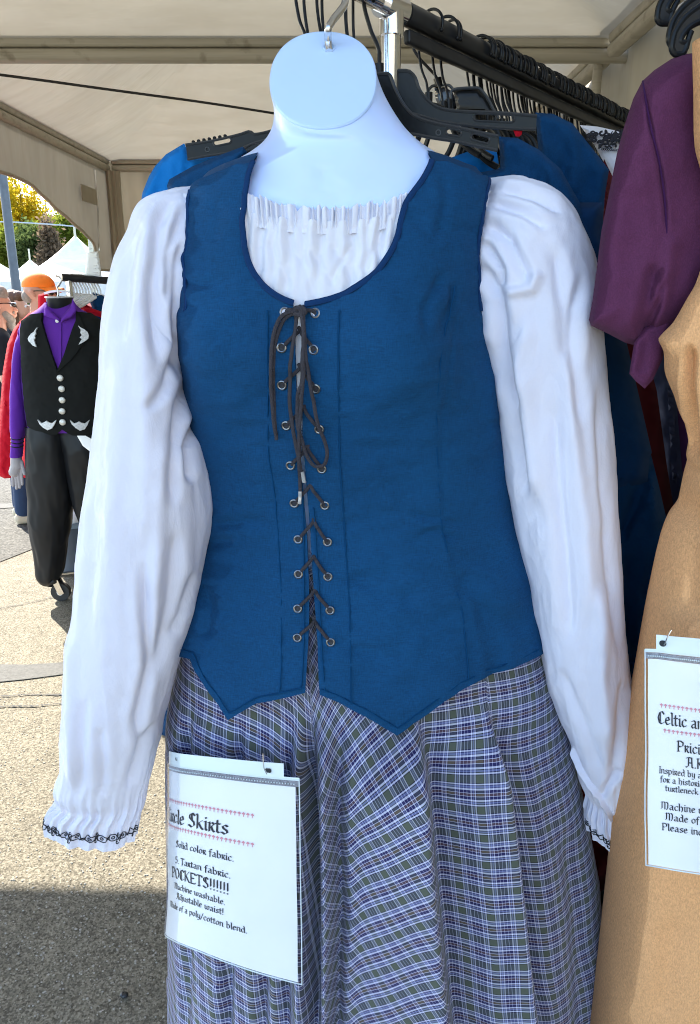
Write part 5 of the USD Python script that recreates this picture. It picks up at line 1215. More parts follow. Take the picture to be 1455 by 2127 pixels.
# moulded black plastic hangers carrying the blue bodices
def plastic_hanger(label, top_r, low_r, left, fwd, thick=.006, slots=()):
    o = thing('plastic_hanger', label, 'hanger', None)
    outline = np.array(top_r + low_r, float)
    poly = Polygon(outline)
    for s in slots: poly = poly.difference(LineString(s[0]).buffer(s[1]))
    if poly.geom_type != 'Polygon': poly = max(poly.geoms, key=lambda g: g.area)
    def plate(poly, f0):
        V, f, loops = tri_poly(poly, 8); tl = (V[:, 0] - 700) / 100 * left
        return solid(at(V[:, 0], V[:, 1], f0 + tl - thick), at(V[:, 0], V[:, 1], f0 + tl + thick), f[:, ::-1], loops, flip=True)
    obj('arm', plate(poly, fwd), 'hanger_black', o, smooth=30)
    for ln, r in ((top_r, .0022), (low_r, .0022)):
        q = spline(np.array(ln, float), 60); obj('rib', tube(at(q[:, 0], q[:, 1], fwd + (q[:, 0] - 700) / 100 * left - thick), r, 6), 'hanger_edge', o)
    for s in slots:
        sq = LineString(s[0]).buffer(s[1] + 2.2); c = np.array(sq.exterior.coords)
        obj('slot_rim', tube(at(c[:, 0], c[:, 1], fwd + (c[:, 0] - 700) / 100 * left - thick), .0014, 5), 'hanger_edge', o)
    return o
def rivet(o, px, py, f, left): obj('rivet', torus(at(px, py, f + (px - 700) / 100 * left - .0065), (0, -1, 0), .0030, .0008, 16, 6), 'hanger_edge', o)
hb = plastic_hanger('black plastic hanger carrying the rear blue bodice, top edge beside the chrome upright', [(640, 205), (720, 175), (775, 160), (800, 146), (846, 146), (862, 158), (872, 185), (890, 208), (915, 224), (950, 230), (1020, 233), (1116, 240)], [(1114, 268), (1020, 264), (960, 258), (915, 252), (880, 242), (850, 235), (800, 235), (760, 240), (700, 245), (640, 262)],
                    -.014, 1.135, slots=[([(992, 243), (1062, 246)], 5.5)])
hbl = [(386, 300), (440, 292), (500, 278), (520, 272), (528, 278), (575, 268), (640, 250), (720, 235)], [(720, 275), (640, 290), (580, 305), (500, 314), (440, 322), (390, 331)]
def second_arm(o, top_r, low_r, fwd, left, slots=()):
    poly = Polygon(np.array(top_r + low_r, float))
    for s in slots: poly = poly.difference(LineString(s[0]).buffer(s[1]))
    if poly.geom_type != 'Polygon': poly = max(poly.geoms, key=lambda g: g.area)
    V, f, loops = tri_poly(poly, 8); tl = (V[:, 0] - 700) / 100 * left
    obj('arm', solid(at(V[:, 0], V[:, 1], fwd + tl - .006), at(V[:, 0], V[:, 1], fwd + tl + .006), f[:, ::-1], loops, flip=True), 'hanger_black', o, smooth=30)
    for ln in (top_r, low_r):
        q = spline(np.array(ln, float), 50); obj('rib', tube(at(q[:, 0], q[:, 1], fwd + (q[:, 0] - 700) / 100 * left - .006), .0018, 6), 'hanger_edge', o)
    for s in slots:
        c = np.array(LineString(s[0]).buffer(s[1] + 2).exterior.coords); obj('slot_rim', tube(at(c[:, 0], c[:, 1], fwd + (c[:, 0] - 700) / 100 * left - .006), .0013, 5), 'hanger_edge', o)
second_arm(hb, *hbl, 1.135, -.014, slots=[([(450, 296), (474, 291)], 4.5)])
for k in range(7): obj('grip_tooth', trimesh.creation.icosphere(1, .0028).apply_translation(at(402 + k * 11, 295 - k * 2.1, 1.135 - .014 * (402 + k * 11 - 700) / 100)), 'hanger_black', hb)
rivet(hb, 431, 310, 1.135, -.014)
ha = plastic_hanger('black plastic hanger carrying the front blue bodice, right behind the neck of the dress form', [(640, 215), (740, 190), (792, 152), (806, 152), (822, 185), (838, 215), (862, 240), (900, 254), (940, 262), (1000, 275), (1037, 283)], [(1034, 312), (1000, 305), (940, 292), (900, 286), (850, 278), (800, 300), (740, 300), (640, 290)],
                    -.020, 1.075, slots=[([(934, 273), (952, 276)], 4.5), ([(986, 284), (1010, 290)], 5)])
second_arm(ha, [(505, 312), (520, 300), (545, 292), (590, 280), (660, 262), (720, 250)], [(720, 290), (660, 312), (600, 325), (570, 330), (545, 335), (505, 342)], 1.075, -.020, slots=[([(512, 309), (532, 301)], 4)])
rivet(ha, 553, 301, 1.075, -.02); rivet(ha, 911, 275, 1.075, -.02)
for o, px, f in ((ha, 788, 1.075), (hb, 822, 1.135)):
    b0 = at(px, 150, f); obj('hook', tube(spline([b0, b0 + [0, 0, .02], b0 + [-.012, 0, .05], b0 + [-.02, 0, .08], b0 + [-.012, .006, .12]], 30), .0026, 8), 'hook_black', o)
    obj('hook_collar', cyl(b0 - [0, 0, .002], b0 + [0, 0, .010], .006, 10), 'hook_black', o)
cl = thing('skirt_clip', 'glossy black skirt clip on a hanger to the right of the chrome upright', 'clip')
fc = 1.30
obj('jaw', pillow([(903, 182), (925, 180), (940, 190), (955, 222), (942, 228), (915, 226), (905, 205)], fc, .008, sp=6, edge=8), 'dark_stone', cl)
obj('frame', tube(spline([at(x, y, fc) for x, y in ((898, 222), (890, 190), (900, 178), (930, 176), (945, 190), (958, 226))], 40), .0022, 7), 'hanger_edge', cl)
obj('wire', tube(spline([at(x, y, fc) for x, y in ((912, 178), (908, 162), (890, 140), (870, 118), (858, 95), (856, 60))], 40), .0022, 7), 'hook_black', cl)
obj('swivel', cyl(at(912, 180, fc), at(909, 162, fc), .0065, 12), 'hanger_black', cl)
cl = thing('skirt_clip', 'wide flat black clip above the rear plastic hanger', 'clip')
obj('jaw', pillow([(942, 186), (995, 184), (1010, 200), (1036, 246), (1000, 232), (950, 230)], 1.27, .007, sp=6, edge=8), 'hanger_black', cl)
obj('frame', tube(spline([at(x, y, 1.262) for x, y in ((940, 230), (938, 190), (950, 184), (992, 182), (1008, 196), (1028, 232), (1036, 246))], 50), .0024, 7), 'hanger_edge', cl)

# ------------------------------------------------------------------ clothes on the rack behind the form
def garment(name, label, cat, parts, group=None):
    o = thing(name, label, cat, group)
    for nm, outline, fwd, thick, kw, mt in parts:
        obj(nm, pillow(outline, fwd, thick, **kw), mt, o, smooth=50)
    return o
garment('hanging_bodice', 'dark blue bodice on the front plastic hanger, straps behind both shoulders of the dress form', 'bodice', [
    ('strap', [(1037, 283), (1075, 286), (1120, 310), (1165, 350), (1205, 420), (1225, 520), (1235, 620), (1100, 700), (990, 560), (980, 430), (985, 360), (1040, 350)], 1.055, .016, dict(sp=7, edge=26, tilt=(-.012, .004), amp=.006, seed=3, strokes=[([(1100, 330), (1140, 400), (1150, 480)], 12, .006, 'g'), ([(1060, 300), (1075, 350)], 8, .004, 'g')]), 'blue_linen'),
    ('strap', [(347, 385), (352, 372), (400, 345), (450, 324), (505, 304), (514, 316), (498, 338), (520, 352), (560, 330), (575, 345), (520, 480), (380, 520), (352, 410)], 1.10, .012, dict(sp=7, edge=22, tilt=(-.012, .004), amp=.004, seed=5), 'blue_linen'),
    ('front', [(385, 520), (520, 460), (700, 520), (980, 540), (1215, 560), (1180, 900), (1150, 1200), (1000, 1380), (700, 1330), (450, 1200), (420, 900)], 1.12, .02, dict(sp=22, edge=60, tilt=(-.010, .004), amp=.006, seed=7), 'blue_linen_deep')])
garment('hanging_bodice', 'dark blue bodice on the rear plastic hanger, its right shoulder highest on the rack', 'bodice', [
    ('strap', [(1113, 233), (1150, 236), (1190, 256), (1225, 300), (1266, 352), (1258, 400), (1252, 470), (1250, 560), (1255, 660), (1180, 720), (1150, 500), (1120, 420), (1118, 300)], 1.17, .020, dict(sp=7, edge=26, tilt=(-.010, .004), amp=.008, seed=9, strokes=[([(1150, 250), (1180, 330), (1160, 400)], 13, .007, 'g'), ([(1200, 280), (1225, 370), (1215, 460)], 11, .006, 'g'), ([(1130, 245), (1145, 300)], 8, .004, 'g')]), 'blue_linen'),
    ('front', [(420, 560), (700, 560), (1250, 560), (1255, 900), (1250, 1300), (900, 1380), (450, 1250)], 1.20, .02, dict(sp=22, edge=60, amp=.006, seed=12), 'blue_linen_deep')])
tagm = garment('size_tag', 'small red size clip on the black hanger of the rear blue bodice', 'tag', [('clip', [(1066, 268), (1086, 268), (1085, 278), (1080, 283), (1072, 283)], 1.08, .002, dict(sp=4, edge=3), 'red_cloth')])
garment('hanging_shirt', 'bright blue shirt on the rack, its shoulder behind the left sleeve', 'shirt', [
    ('shoulder', [(290, 440), (296, 400), (310, 365), (322, 345), (345, 320), (383, 297), (396, 326), (450, 322), (505, 318), (530, 480), (400, 620), (300, 620)], 1.22, .02, dict(sp=7, edge=24, amp=.006, seed=13, strokes=[([(360, 310), (330, 380), (318, 450)], 12, .005, 'g')]), 'bright_blue'),
    ('front', [(300, 470), (480, 430), (900, 340), (985, 310), (1030, 300), (1040, 360), (960, 420), (930, 600), (900, 1100), (380, 1100), (330, 700)], 1.22, .02, dict(sp=18, edge=50, amp=.006, seed=14), 'bright_blue')])
garment('hanging_dress', 'long blue dress hanging just behind the right white sleeve, reaching past its cuff', 'dress', [
    ('bodice', [(900, 420), (1252, 420), (1262, 640), (1300, 700), (1330, 830), (1355, 940), (1350, 950), (1346, 1000), (1200, 1060), (900, 1040)], 1.06, .03, dict(sp=10, edge=45, tilt=(.01, -.002), amp=.008, seed=15, strokes=[([(1270, 870), (1310, 905), (1338, 935)], 7, .006, 's')]), 'blue_linen_deep'),
    ('skirt', [(1000, 960), (1300, 930), (1352, 940), (1370, 1010), (1388, 1090), (1400, 1180), (1400, 1300), (1385, 1400), (1362, 1500), (1310, 1530), (1190, 1530), (1150, 1480), (1000, 1480)], 1.075, .03, dict(sp=10, edge=45, tilt=(.01, -.002), amp=.012, seed=16, nscale=7, strokes=[([(1350, 955), (1320, 1050), (1290, 1110), (1270, 1180)], 13, .018, 'g'), ([(1320, 1080), (1305, 1200), (1300, 1350)], 12, .010, 'g'), ([(1355, 1000), (1375, 1200), (1360, 1400)], 16, .008, 'r')]), 'blue_linen')])
garment('hanging_dress', 'long maroon dress seen as a strip between the blue dress and the tan dress', 'dress', [
    ('cloth', [(1240, 400), (1256, 330), (1275, 370), (1270, 520), (1290, 680), (1330, 690), (1365, 810), (1385, 960), (1408, 1100), (1416, 1180), (1405, 1400), (1385, 1880), (1330, 1880), (1165, 1860), (1150, 1470), (1240, 1200)], 1.34, .03, dict(sp=12, edge=40, amp=.012, seed=17, strokes=[([(1320, 720), (1370, 960), (1400, 1150)], 14, .01, 'g')]), 'maroon')])
garment('hanging_shirt', 'slate blue shirt hanging behind the purple sleeve tip', 'shirt', [
    ('cloth', [(1290, 500), (1380, 560), (1475, 700), (1475, 900), (1450, 1000), (1425, 1120), (1395, 1140), (1365, 1000), (1345, 800), (1315, 700)], 1.40, .03, dict(sp=10, edge=40, amp=.01, seed=18, strokes=[([(1384, 760), (1392, 900), (1402, 1050)], 6, .006, 's')]), 'slate'),
    ('placket', [(1382, 700), (1396, 700), (1410, 1060), (1402, 1080), (1392, 900)], 1.358, .004, dict(sp=8, edge=6), 'slate')])
garment('hanging_dress', 'deep purple dress glimpsed beside the waist of the tan dress', 'dress', [
    ('cloth', [(1400, 760), (1560, 800), (1560, 1300), (1400, 1300), (1392, 1180), (1420, 1000)], 1.30, .03, dict(sp=14, edge=40, amp=.01, seed=19), 'deep_purple')])
garment('hanging_skirt', 'dark green skirt showing low between the tartan skirt and the tan dress', 'skirt', [
    ('cloth', [(1150, 1500), (1240, 1860), (1290, 1820), (1400, 1800), (1420, 2400), (1150, 2400), (1100, 1700)], 1.22, .05, dict(sp=16, edge=60, amp=.02, seed=20, strokes=[([(1262, 1860), (1262, 2000), (1268, 2100)], 12, .012, 'g')]), 'dark_green')])
garment('hanging_skirt', 'teal blue skirt corner showing between the left sleeve and the tartan skirt', 'skirt', [
    ('cloth', [(420, 1120), (400, 1300), (362, 1365), (345, 1440), (334, 1500), (336, 1526), (352, 1534), (420, 1530), (600, 1500), (600, 1120)], 1.12, .02, dict(sp=10, edge=26, amp=.008, seed=21), 'blue_linen')])
garment('hanging_tunic', 'olive brown tunic glimpsed between the left sleeve and the bodice waist', 'tunic', [
    ('cloth', [(400, 820), (440, 820), (600, 860), (600, 1120), (440, 1080), (420, 1000), (408, 930)], 1.05, .02, dict(sp=10, edge=20, amp=.006, seed=22), 'olive')])
lc_ = garment('lace_blouse', 'white blouse with dark lace yoke hanging far back on the rack beside the purple shoulder', 'blouse', [
    ('yoke', [(1205, 259), (1240, 262), (1296, 274), (1310, 300), (1300, 420), (1280, 380), (1262, 350), (1235, 300)], 1.50, .015, dict(sp=6, edge=20, amp=.006, seed=23), 'white_cotton')])
rs = np.random.RandomState(9); mo = []
for k in range(46):
    x, y = rs.uniform(1222, 1298), rs.uniform(272, 305); 
    if y < 262 + (x - 1205) * .3 - 22 or (x < 1240 and y > 290): continue
    a = np.linspace(0, 2 * np.pi * rs.uniform(.5, 1), 10); r_ = rs.uniform(2.5, 6)
    mo.append(tube(at(x + r_ * np.cos(a + k), y + r_ * .8 * np.sin(a + k), 1.476), rs.uniform(.0010, .0026), 5))
for k in range(12):
    a = np.linspace(0, 2 * np.pi, 10); x = 1252 + k * 4.4; mo.append(tube(at(x + 1.8 * np.cos(a), 309 + k * .3 + 2.2 * np.sin(a), 1.476), .0006, 4))
obj('lace_pattern', cat_(mo), 'thread_black', lc_)

# ------------------------------------------------------------------ purple dress and tan overdress at the right
pst = [([(1336, 165), (1350, 250), (1372, 345), (1383, 430), (1386, 500)], 4, .004, 'g'), ([(1310, 380), (1316, 470), (1300, 580)], 26, .005, 'g'), ([(1362, 540), (1345, 640), (1335, 700)], 12, .008, 'g'), ([(1400, 480), (1390, 560), (1365, 640)], 14, .007, 'r'),
       ([(1380, 580), (1372, 620), (1340, 700)], 7, .008, 'g')]
pd = thing('purple_dress', 'plum purple short-sleeved linen dress under the tan overdress at the right edge', 'dress')
obj('sleeve', pillow([(1455, 108), (1420, 112), (1395, 122), (1360, 145), (1335, 168), (1316, 205), (1298, 260), (1282, 320), (1262, 420), (1250, 480), (1240, 560), (1232, 620), (1224, 664), (1228, 676), (1262, 692), (1300, 712), (1325, 718), (1345, 700), (1400, 690), (1470, 640), (1560, 500), (1560, 110)], .83, .045, sp=6, edge=75, tilt=(.004, 0), strokes=pst, amp=.004, seed=31, nscale=2.2, stretch=(1, .7)), 'purple_linen', pd, smooth=60)
obj('sleeve_lining', pillow([(1318, 712), (1312, 750), (1308, 776), (1322, 792), (1340, 807), (1356, 790), (1378, 745), (1384, 700), (1400, 660), (1340, 680)], .805, .006, sp=5, edge=14, strokes=[([(1345, 700), (1330, 780)], 9, .003, 'g')], amp=.002, seed=32), 'purple_linen', pd, smooth=60)
obj('body', pillow([(1420, 150), (1900, 110), (1900, 500), (1850, 1400), (1460, 1400), (1440, 900), (1400, 600), (1385, 400)], .86, .05, sp=24, edge=110, amp=.006, seed=33), 'purple_linen', pd, smooth=60)
for pts in ([(1336, 168), (1350, 250), (1372, 345), (1383, 430), (1386, 490)],):
    q = spline(np.array(pts, float), 60)
    d_ = Polygon([(1455, 108), (1420, 112), (1395, 122), (1360, 145), (1335, 168), (1316, 205), (1298, 260), (1282, 320), (1262, 420), (1250, 480), (1240, 560), (1232, 620), (1224, 664), (1228, 676), (1262, 692), (1300, 712), (1325, 718), (1345, 700), (1400, 690), (1470, 640), (1560, 500), (1560, 110)]).exterior
    dd_ = np.clip(shapely.distance(d_, shapely.points(q)) / 75, 0, 1); f_ = .83 + .004 * (q[:, 0] - 1365) / 100 - .045 * np.sqrt(1 - (1 - dd_) ** 2) + .002
    obj('armhole_seam', tube(at(q[:, 0], q[:, 1], f_ - .001), .0009, 5), 'deep_purple', pd)
tl = [(1444, 84), (1445, 190), (1447, 300), (1462, 360), (1482, 440), (1478, 510), (1462, 550), (1448, 590), (1430, 622), (1402, 672), (1376, 700), (1372, 706), (1383, 735), (1386, 775), (1402, 815), (1420, 850), (1436, 895), (1444, 935), (1441, 958), (1444, 972), (1437, 1000), (1427, 1055), (1404, 1092), (1388, 1140), (1376, 1200), (1358, 1300), (1341, 1400), (1312, 1560), (1290, 1700), (1275, 1850), (1256, 2000), (1240, 2127), (1205, 2400)]
tq_ = spline(np.array(tl, float), 400)
C0 = 1660
tan_o = np.vstack([tq_, [(2 * C0 - 1205, 2400)], np.column_stack([2 * C0 - tq_[::-1][:, 0], tq_[::-1][:, 1]])])
td = thing('tan_overdress', 'tan woven apron dress with a paper sign, worn over the purple dress', 'dress')
# one rounded body following the picture's left outline
pr = [((x, y), (2 * C0 - x, y), .762 + .038 * np.clip((y - 650) / 500, 0, 1), .03 + .10 * np.clip((y - 600) / 1000, 0, 1)) for x, y in tl]
TD, tth, tu = loft(pr, 420, 260, 2.6)
ntd = grid_normals(TD, True); ntd *= np.sign(((TD - TD.mean(1, keepdims=True)) * ntd).sum())
hs = creases(proj(TD).reshape(-1, 2), [([(1440, 700), (1432, 800), (1440, 900), (1446, 960)], 9, .010, 'g'), ([(1445, 1010), (1430, 1300)], 30, .006, 'g'), ([(1390, 1300), (1360, 1600), (1340, 2127)], 40, .006, 'r'), ([(1400, 1900), (1380, 2127)], 30, .006, 'g')]).reshape(TD.shape[:2])
TD = TD + ntd * (np.where(ntd[..., 1] < .2, hs, 0) + .008 * nz(TD, 8, 8, 3, 44))[..., None]
obj('cloth', grid_mesh(TD, close_u=True), 'tan_weave', td, smooth=True)
hm = [(1441, 956), (1448, 966), (1470, 972), (1520, 975)]
# thick black plastic hooks at the upper right corner
def big_hook(label, outer, inner, fwd, up):
    o = thing('hanger_hook', label, 'hanger', None)
    q, qi = spline(np.array(outer, float), 40), spline(np.array(inner, float), 40)
    poly = Polygon(np.vstack([q, qi[::-1]])).buffer(0)
    if poly.geom_type != 'Polygon': poly = max(poly.geoms, key=lambda g: g.area)
    V, f, loops = tri_poly(poly, 4)
    obj('web', solid(at(V[:, 0], V[:, 1], fwd - .002), at(V[:, 0], V[:, 1], fwd + .002), f[:, ::-1], loops, flip=True), 'hanger_black', o, smooth=30)
    rim = np.array(poly.exterior.coords); obj('rim', tube(at(rim[:, 0], rim[:, 1], fwd), .0032, 8, closed=False), 'hanger_black', o)
    obj('tip', tube(spline([at(x, y, fwd) for x, y in up], 16), .0030, 8), 'hanger_black', o)
    return o
big_hook('black plastic hanger hook above the purple dress, front one at the upper right corner', [(1500, -10), (1455, 12), (1420, 40), (1400, 75), (1396, 98), (1404, 112), (1416, 112), (1424, 102), (1427, 84)], [(1500, 30), (1460, 42), (1438, 52), (1420, 70), (1414, 84), (1418, 88), (1424, 88), (1426, 86), (1427, 84)], .83, [(1426, 100), (1430, 84), (1437, 64)])
big_hook('black plastic hanger hook just behind the front one at the upper right corner', [(1500, -30), (1450, -8), (1415, 20), (1396, 50), (1390, 80), (1394, 92), (1398, 94)], [(1500, 0), (1455, 22), (1425, 45), (1408, 65), (1402, 80), (1402, 90), (1398, 94)], .86, [(1394, 90), (1391, 80), (1394, 62)])
big_hook('black plastic hanger hook cut by the top edge, leftmost at the upper right corner', [(1400, -40), (1380, -8), (1368, 20), (1366, 38), (1376, 48), (1388, 48), (1394, 36), (1396, 24)], [(1420, -40), (1400, -8), (1390, 8), (1386, 18), (1388, 22), (1392, 24), (1394, 24), (1396, 24)], .90, [(1393, 38), (1398, 22), (1410, 0)])
# ------------------------------------------------------------------ background: vest figure, red shirt, second rack, people
BF = 3.6
bp = [(628, 96, 152, .07), (640, 84, 163, .085), (655, 62, 190, .10), (668, 47, 210, .105), (690, 43, 219, .115), (725, 46, 223, .125), (788, 48, 224, .128), (850, 55, 222, .122), (878, 59, 219, .12), (892, 64, 214, .10)]
BTP, bth, bu = loft([((l, y), (r, y), BF, d) for y, l, r, d in bp], 160, 180, 2.3)
BT = Surf(BTP)
vf = thing('vest_figure', 'black torso form in the street wearing a violet shirt and black vest over black trousers', 'dress form')
nk, _, _ = loft([((98, 617), (149, 617), BF - .02, .075), ((99, 622), (149, 622), BF - .02, .076), ((101, 640), (150, 642), BF - .01, .07), ((90, 668), (166, 668), BF, .085)], 40, 60, 2.1)
mk = grid_mesh(nk, close_u=True); n0 = len(mk.vertices); c0 = nk[0].mean(0)
mk = trimesh.Trimesh(np.vstack([mk.vertices, [c0 + [0, 0, .004]]]), np.vstack([mk.faces, np.stack([np.arange(60), (np.arange(60) + 1) % 60, np.full(60, n0)], 1)]), process=False)
obj('neck', mk, 'black_form', vf, smooth=40)
obj('neck_top', tube(np.concatenate([nk[0], nk[0][:1]]), .004, 6), 'silver_patch', vf)
bh = [at(x, y, BF - .02) for x, y in ((120, 617), (121, 606), (119, 598), (124, 590), (127, 582), (123, 575), (116, 573))]
obj('hook', tube(spline(bh, 30), .0045, 8), 'steel_wire', vf)
sh = thing('violet_shirt', 'violet long-sleeved shirt with stand collar worn under the black vest', 'shirt')
obj('body', grid_mesh(BTP, close_u=True), 'violet_cloth', sh, smooth=True)
for side_pts in ([(98, 622), (92, 640), (91, 655), (104, 660), (118, 664), (123, 668), (124, 662), (116, 655), (106, 645), (99, 634)], [(150, 620), (158, 632), (160, 645), (150, 658), (136, 664), (127, 670), (126, 662), (134, 650), (144, 640), (149, 630)]):
    o_ = np.array(side_pts, float); obj('collar', pillow(o_, BF - .115, .012, sp=2.2, edge=5, tilt=(0, -.06)), 'violet_cloth', sh, smooth=50)
obj('placket', BT.panel([(122, 668), (128, 668), (128, 762), (122, 762)], .006, .004, 4), 'violet_cloth', sh)
obj('button', disc(BT.lift([(120, 667)], .010)[0][0], (0, -1, 0), .008, .004), 'pewter', sh)
vs_, _, _ = loft([((52, 668), (50, 715), BF, .02), ((43, 680), (49, 722), BF, .05), ((36, 705), (50, 745), BF - .01, .06), ((29, 765), (51, 790), BF - .02, .06), ((26, 829), (51, 835), BF - .02, .058), ((27, 890), (50, 891), BF - .02, .052), ((26, 915), (45, 920), BF - .02, .040), ((24, 932), (45, 935), BF - .02, .040), ((23, 947), (45, 949), BF - .02, .041)], 120, 60, 2.1)
nb3 = grid_normals(vs_, True); nb3 *= np.sign(((vs_ - vs_.mean(1, keepdims=True)) * nb3).sum())
vs_ = vs_ + nb3 * (.020 * nz(vs_, 7, 7, 2, 3) + .007 * ridged(vs_, 9, 9, 4, 4))[..., None] * np.clip(np.linspace(0, 12, 120), 0, 1)[:, None, None] * np.clip(np.linspace(14, 0, 120), .1, 1)[:, None, None]
sl_ = obj('sleeve', grid_mesh(vs_, close_u=True), 'violet_cloth', sh, smooth=True)
for k in (100, 104, 108): obj('cuff_stitching', tube(np.concatenate([vs_[k], vs_[k][:1]]) , .003, 5), 'thread_black', sl_)
hp = [(29, 948), (26, 965), (27, 980), (30, 994), (33, 996), (36, 985), (37, 965), (37, 948)]
hand = []
c = at(32, 945, BF - .02)
for j0, j1, r0, r1 in (((0, 0, .01), (0, 0, -.05), .022, .030), ((0, 0, -.05), (-.015, -.01, -.085), .028, .024), ((-.022, 0, -.07), (-.026, -.01, -.15), .010, .008), ((-.008, 0, -.08), (-.010, -.012, -.165), .010, .008), ((.006, 0, -.08), (.006, -.012, -.16), .010, .008), ((.020, 0, -.07), (.020, -.010, -.145), .009, .007), ((.024, 0, -.035), (.042, -.02, -.09), .011, .008)):
    s0 = trimesh.creation.icosphere(1, r0).apply_translation(c + j0).vertices; s1 = trimesh.creation.icosphere(1, r1).apply_translation(c + j1).vertices
    hand.append(manifold3d.Manifold.hull_points(np.vstack([s0, s1])))
hm_ = manifold3d.Manifold.batch_boolean(hand, manifold3d.OpType.Add)
obj('hand', hm_, 'hand_form', vf, smooth=60)
bv = thing('black_vest', 'black vest with silver bat-wing patches and five pewter buttons on the street figure', 'vest')
bh_ = lambda Q: .003 * (meshkit.fbm(np.column_stack([Q / 14, 0 * Q[:, 0]]), 3, 4) - .5) * 2
obj('front_panel', BT.panel([(92, 652), (66, 656), (48, 668), (46, 690), (48, 725), (50, 788), (56, 850), (61, 884), (80, 898), (103, 909), (118, 899), (131, 889), (127, 850), (123, 772), (110, 735), (96, 690), (90, 668)], .012, .008, 3.0, bh_), 'black_suede', bv, smooth=40)
obj('front_panel', BT.panel([(157, 652), (185, 656), (205, 668), (212, 690), (218, 725), (218, 788), (217, 850), (215, 886), (190, 900), (170, 908), (150, 899), (131, 889), (127, 850), (123, 772), (136, 735), (150, 690), (158, 668)], .016, .010, 3.0, bh_), 'black_suede', bv, smooth=40)
obj('lapel', BT.panel([(92, 652), (84, 664), (58, 694), (66, 704), (72, 715), (100, 745), (122, 770), (110, 735), (96, 690), (90, 668)], .022, .010, 2.6), 'black_suede', bv, smooth=40)
obj('lapel', BT.panel([(157, 652), (166, 664), (186, 702), (178, 708), (170, 718), (148, 748), (121, 773), (136, 735), (150, 690), (158, 668)], .026, .010, 2.6), 'black_suede', bv, smooth=40)
pats = [[(86, 682), (82, 686), (79, 691), (74, 694), (70, 700), (68, 704), (69, 709), (73, 713), (77, 718), (84, 721), (81, 713), (79, 707), (82, 703), (80, 699), (83, 695), (82, 690)], [(163, 679), (168, 683), (174, 686), (180, 691), (182, 698), (181, 704), (176, 709), (170, 713), (164, 716), (167, 710), (170, 705), (166, 702), (170, 697), (167, 692), (168, 687)],
        [(84, 870), (92, 877), (97, 875), (101, 872), (105, 875), (112, 877), (121, 870), (117, 880), (112, 887), (103, 889), (95, 886), (88, 879)], [(147, 870), (155, 877), (160, 876), (165, 873), (169, 876), (176, 877), (184, 870), (180, 880), (175, 887), (166, 889), (158, 886), (151, 879)]]
for k, p_ in enumerate(pats): obj('silver_patch', BT.panel(p_, .034 if k < 2 else .024, .008, 1.6), 'silver_patch', bv, smooth=30)
for x, y in ((128, 784), (131, 806), (132, 829), (132, 852), (133, 875)):
    p0, n0_ = BT.lift([(x, y)], .022); m = trimesh.creation.icosphere(2, .0155); m.vertices *= [1, 1, .45]; m.apply_transform(trimesh.geometry.align_vectors([0, 0, 1], n0_[0])); m.apply_translation(p0[0]); obj('button', m, 'pewter', bv, smooth=60)
tr = thing('black_trousers', 'loose black satin trousers hanging below the black vest, legs turned up above the caster', 'trousers')
def leg(pairs, seed):
    P, th, u = loft(pairs, 130, 70, 2.1); n = grid_normals(P, True); n *= np.sign(((P - P.mean(1, keepdims=True)) * n).sum())
    P = P + n * (.028 * nz(P, 9, 9, .9, seed) + .012 * ridged(P, 10, 10, 2.5, seed + 2))[..., None]
    return grid_mesh(P, close_u=True)
obj('leg', leg([((61, 885), (140, 885), BF + .01, .11), ((62, 930), (145, 930), BF, .12), ((63, 1000), (150, 1010), BF, .12), ((65, 1075), (142, 1090), BF, .11), ((71, 1130), (137, 1130), BF, .10), ((76, 1170), (128, 1180), BF - .01, .085), ((79, 1192), (114, 1208), BF - .02, .07), ((84, 1204), (106, 1216), BF - .02, .05)], 6), 'black_satin', tr, smooth=True)
obj('leg', leg([((120, 885), (218, 885), BF + .03, .11), ((130, 930), (219, 930), BF + .03, .12), ((144, 1000), (219, 1000), BF + .04, .12), ((152, 1030), (216, 1075), BF + .04, .11), ((168, 1060), (214, 1120), BF + .04, .10), ((182, 1110), (212, 1170), BF + .04, .085), ((188, 1160), (210, 1205), BF + .04, .06)], 7), 'black_satin', tr, smooth=True)
obj('turn_up', tube(spline([at(x, y, BF - .06) for x, y in ((78, 1190), (88, 1200), (100, 1209), (114, 1206))], 20), .016, 8), 'black_satin', tr)
pt = garment('price_tag', 'white paper tag hanging at the waist of the black trousers', 'tag', [('card', [(160, 905), (178, 905), (196, 915), (190, 940), (172, 926)], BF - .17, .004, dict(sp=3, edge=4), 'card_white')])
